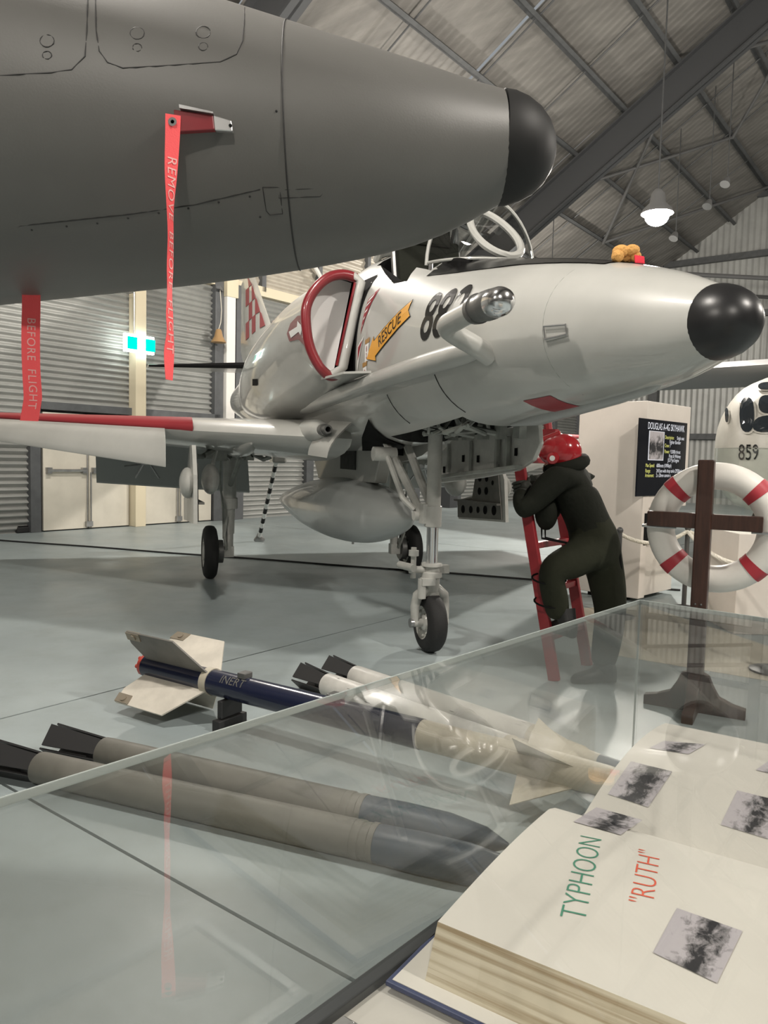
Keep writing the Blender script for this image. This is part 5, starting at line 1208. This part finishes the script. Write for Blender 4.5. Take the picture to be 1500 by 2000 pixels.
sc = kb('screen', -.012, .003, r0, r1, zb, zt, 'screen_glass', bevel=.003)
SW = r1-r0; SH = zt-zb
def stext(body, u_, v_, size, mt, align='LEFT', xs=1.0):
    o = KL*-.0135+KR*(r0+SW*u_)+ZV*(zt-SH*v_); vs, fs_ = text2d(body, size, align=align, xs=xs); b = MB(); b.add([o+KR*x+ZV*y for x, y in vs], fs_); b.build('screen_lettering', mt, sc, recalc=False)
k = SW/.62
stext('DOUGLAS A-4G SKYHAWK', .16, .09, .056*k, 'screen_text', xs=.70)
for i, (u_, v_, a, c_) in enumerate(((.52, .22, 'Description:', 'Single seat'), (.62, .28, '', 'Fighter Bomber'), (.52, .33, 'Crew:', '1'), (.52, .41, 'Power:', '9,300lb thrust'), (.62, .47, '', 'Pratt & Whitney'), (.60, .525, '', 'J52 P Jet Engine'), (.15, .60, 'Max Speed:', '600knots (1090kph)'), (.15, .67, 'Range:', '2415nm with drop tanks (2920km)'), (.15, .73, 'Armament:', '2 x 20mm cannon s'))):
    sz = .030*k; wd = .024*k*.55*len(a)/SW*1.0
    if a: stext(a, u_, v_, sz, 'screen_yellow', xs=.8)
    if c_: stext(c_, u_+(wd if u_ > .3 else .22)*(1 if a else 0), v_, sz, 'screen_text', xs=.8)
b = MB(); v = [KL*l+KR*(r0+SW*u_)+ZV*(zt-SH*v_) for l in (-.0145, -.0135) for u_ in (.19, .50) for v_ in (.15, .53)]; b.add(v, [(0, 1, 3, 2), (4, 6, 7, 5), (0, 4, 5, 1), (2, 3, 7, 6), (0, 2, 6, 4), (1, 5, 7, 3)]); b.build('picture_border', 'screen_text', sc)
b = MB(); q = [KL*-.0155+KR*(r0+SW*u_)+ZV*(zt-SH*v_) for u_, v_ in ((.2, .155), (.49, .155), (.49, .522), (.2, .522))]; b.add(q, [(0, 1, 2, 3)]); o = b.build('screen_picture', 'photo_4', sc, recalc=False)
ul = o.data.uv_layers.new(name='UVMap')
for lp_ in o.data.loops: ul.data[lp_.index].uv = ((0, 1), (1, 1), (1, 0), (0, 0))[lp_.vertex_index]
# barrier posts and rope
sp = []
for i, (px, py, lab) in enumerate(((1335, 1190, 'dark barrier post behind the wooden cross'), (1450, 1153, 'dark barrier post seen through the lifebuoy right side'), (1512, 1312, 'dark barrier post at the right edge behind the glass case'), (1203, 1205, 'dark barrier post behind the climbing person'))):
    g = onz(px, py, 0); t = empty('barrier_post', g, 0, lab, 'barrier post', 'rope barrier posts'); sp.append(g)
    b = MB(); b.lathe((0, 0, 0), (0, 0, 1), [(0, .16), (.015, .16), (.03, .10), (.045, .03)], n=24); b.build('base', 'stanchion', t, smooth=True, angle=35)
    b = MB(); b.cyl((0, 0, .04), (0, 0, .78), .022, n=14); b.build('pole', 'stanchion', t, smooth=True, angle=35)
    b = MB(); b.sphere((0, 0, .79), .03, 12, 8); b.build('top_ring', 'stanchion', t, smooth=True)
def rope(a, c, sag, label, r=.018):
    n = 40; pts = [a.lerp(c, k/n)-ZV*sag*(1-(2*k/n-1)**2) for k in range(n+1)]; root = empty('barrier_rope', a, 0, label, 'rope', 'white barrier ropes')
    for ph in range(3):
        b = MB(); d_ = (c-a).normalized(); x, y = b.ring_frame(d_); q = []
        for k in range(161):
            f_ = k/160*n; i = min(int(f_), n-1); p = pts[i].lerp(pts[i+1], f_-i); an_ = ph*2*PI/3+k*.75; q.append(p-a+(x*math.cos(an_)+y*math.sin(an_))*r*.5)
        b.path(q, r*.62, 5); b.build('strand', 'rope_white', root, smooth=True)
rope(sp[3]+ZV*.76, sp[0]+ZV*.76, .10, 'white twisted rope running from behind the climbing person to the cross'); rope(sp[0]+ZV*.76, sp[1]+ZV*.76, .10, 'white twisted rope seen through the lifebuoy')
rope(sp[0]+ZV*.76, sp[2]+ZV*.76, .14, 'white twisted rope sagging right of the wooden cross')
# far white twin with number 859
NB = at(1452, 905, 9.2); axd = Vector((.80, .60, 0)).normalized(); sdx = Vector((.60, -.80, 0)).normalized()
tw = empty('patrol_aircraft', (NB.x, NB.y, 0), 0, 'white patrol aircraft numbered 859 with bulged cockpit windows at right edge', 'aircraft')
rings = []
for x, hw, zt_, zb_ in ((-.02, .10, 1.58, 1.20), (.05, .27, 1.92, 1.02), (.16, .44, 2.14, .93), (.35, .58, 2.32, .86), (.6, .68, 2.47, .82), (1.0, .76, 2.58, .78), (1.6, .82, 2.60, .75), (2.6, .84, 2.46, .72), (4.5, .84, 2.42, .72)):
    zc = (zt_+zb_)/2; rings.append([axd*x+sdx*hw*math.copysign(abs(math.cos(a))**.85, math.cos(a))+ZV*(zc+(zt_-zb_)/2*math.copysign(abs(math.sin(a))**.85, math.sin(a))) for a in np.linspace(0, 2*PI, 36, endpoint=False)])
b = MB(); b.loft(rings); tb = b.build('fuselage', 'tracker_white', tw, smooth=True, angle=60); TBV = bvh(tb, Vector(tw.location))
def tdecal(name, pxs, mt, lift=.01, par=tw, sub=3):
    cx = sum(p[0] for p in pxs)/len(pxs); cy = sum(p[1] for p in pxs)/len(pxs); vs = []; fs_ = []; n = len(pxs)
    rows = []
    for k in range(sub+1):
        t_ = k/sub; rows.append([(cx+(x-cx)*t_, cy+(y-cy)*t_) for x, y in pxs])
    for rw in rows:
        for x, y in rw:
            h = TBV.ray_cast(CAM, ray(x, y).normalized()); p = h[0] if h[0] else at(x, y, 9.4); nn = h[1] if h[1] else Vector((0, -1, 0))
            if nn.dot(ray(x, y)) > 0: nn = -nn
            vs.append(p+nn*lift-Vector(tw.location))
    for k in range(sub):
        for i in range(n): fs_.append((k*n+i, k*n+(i+1) % n, (k+1)*n+(i+1) % n, (k+1)*n+i))
    b = MB(); b.add(vs, fs_); return b.build(name, mt, par, recalc=False)
def oval(cx, cy, rx, ry, tilt=0, n=18, p=.8): return [(cx+rx*math.copysign(abs(math.cos(a))**p, math.cos(a))+tilt*math.sin(a), cy+ry*math.copysign(abs(math.sin(a))**p, math.sin(a))) for a in np.linspace(0, 2*PI, n, endpoint=False)]
for (c, f_) in ((oval(1461, 812, 14, 33), oval(1461, 812, 17, 37)), (oval(1500, 792, 17, 17), oval(1500, 792, 20, 20)), (oval(1501, 829, 28, 16, -6), oval(1501, 829, 31, 19, -6)), (oval(1500, 757, 18, 7, -3), oval(1500, 757, 21, 9, -3)), (oval(1423, 812, 3, 14), oval(1423, 812, 4.5, 16))):
    w_ = tdecal('window_frame', f_, 'tracker_white', .02, sub=4); tdecal('cockpit_window', c, 'tracker_glass', .03, w_, 4)
vs, fs_ = text2d('859', 44, cuts=1, xs=.62)
b = MB(); vv = []
for x, y in vs:
    px, py = 1462+x, 885-y; h = TBV.ray_cast(CAM, ray(px, py).normalized()); p = h[0] if h[0] else at(px, py, 9.4); vv.append(p-ray(px, py).normalized()*.02-Vector(tw.location))
b.add(vv, fs_); b.build('number_marking', 'decal_black', tw, recalc=False)
b = MB(); wc = axd*2.4+ZV*2.74; rings = []
for sg in (-5.5, -3, 0, 3): rings.append([wc+sdx*sg+axd*(1.1*math.cos(a))+ZV*(.16*math.sin(a)+.02*abs(sg)) for a in np.linspace(0, 2*PI, 16, endpoint=False)])
b.loft(rings); b.build('wing', 'tracker_grey', tw, smooth=True)
b = MB(); b.cyl(axd*1.0+ZV*.75, axd*1.0+ZV*.3, .06, n=12); b.build('nose_leg', 'gear_white', tw)
b = MB(); b.lathe(axd*1.0-sdx*.09+ZV*.26, sdx, [(0, .15), (.0, .2), (.04, .26), (.14, .26), (.18, .2), (.18, .15)], n=24); b.build('nose_wheel', 'tire', tw, smooth=True)
for sg in (-1.4, 1.4):
    b = MB(); b.cyl(axd*3.4+sdx*sg+ZV*2.55, axd*3.4+sdx*sg+ZV*.4, .07, n=12); b.build('main_leg', 'gear_white', tw); b = MB(); b.lathe(axd*3.4+sdx*(sg-.12)+ZV*.38, sdx, [(0, .2), (0, .3), (.05, .38), (.19, .38), (.24, .3), (.24, .2)], n=24); b.build('main_wheel', 'tire', tw, smooth=True)
# clear cabinet before it
g = at(1465, 905, 6.6); cl = empty('acrylic_cabinet', (g.x+.28, g.y, 0), 0, 'clear acrylic cabinet on a pale plinth at the right edge', 'display case')
tz = at(1400, 874, 6.6).z; b = MB(); b.box((0, 0, .42), (.95, .6, .84)); b.build('plinth', 'kiosk_white', cl, bevel=.006)
b = MB(); b.box((0, 0, (tz+.84)/2), (.93, .58, tz-.84)); b.build('clear_cover', 'clear_glass', cl)
fg = empty('carved_figure', (g.x+.30, g.y, .84), 0, 'pale wooden figure inside the clear acrylic cabinet', 'figurine'); b = MB(); b.lathe((0, 0, 0), (0, 0, 1), [(0, .07), (.02, .07), (.03, .035), (.12, .05), (.2, .045), (.24, .025), (.27, .035), (.31, .03), (.34, .005)], n=16); b.build('body', 'ornament_wood', fg, smooth=True)
b = MB(); b.box((0, 0, .008), (.16, .16, .016)); b.build('foot_plate', 'wood_dark', fg)
# plain lump standing in for a small plush toy on the jet nose
xx = 2.13; base = JET_N+Matrix.Rotation(JET_A, 3, 'Z') @ jl(xx, 0, f_top(xx)-.004)
toy = empty('plush_stand_in', base, 0, 'small lumpy orange plush stand-in with red tag on top of the jet nose', 'plush toy')
b = MB()
for p, r in (((-.02, 0, .05), (.04, .035, .03)), ((.025, -.01, .055), (.035, .03, .025)), ((-.04, -.02, .025), (.028, .03, .028)), ((.0, .02, .03), (.04, .03, .03)), ((.045, .0, .03), (.025, .028, .025))): b.sphere(p, r, 12, 8)
b.build('plush_lumps', 'plush', toy, smooth=True)
b = MB(); b.prism([(.03, -.035, .03), (.075, -.03, .025), (.08, -.025, -.004), (.035, -.035, -.004)], (0, .012, 0)); b.build('red_tag', 'plush_red', toy, bevel=.003)
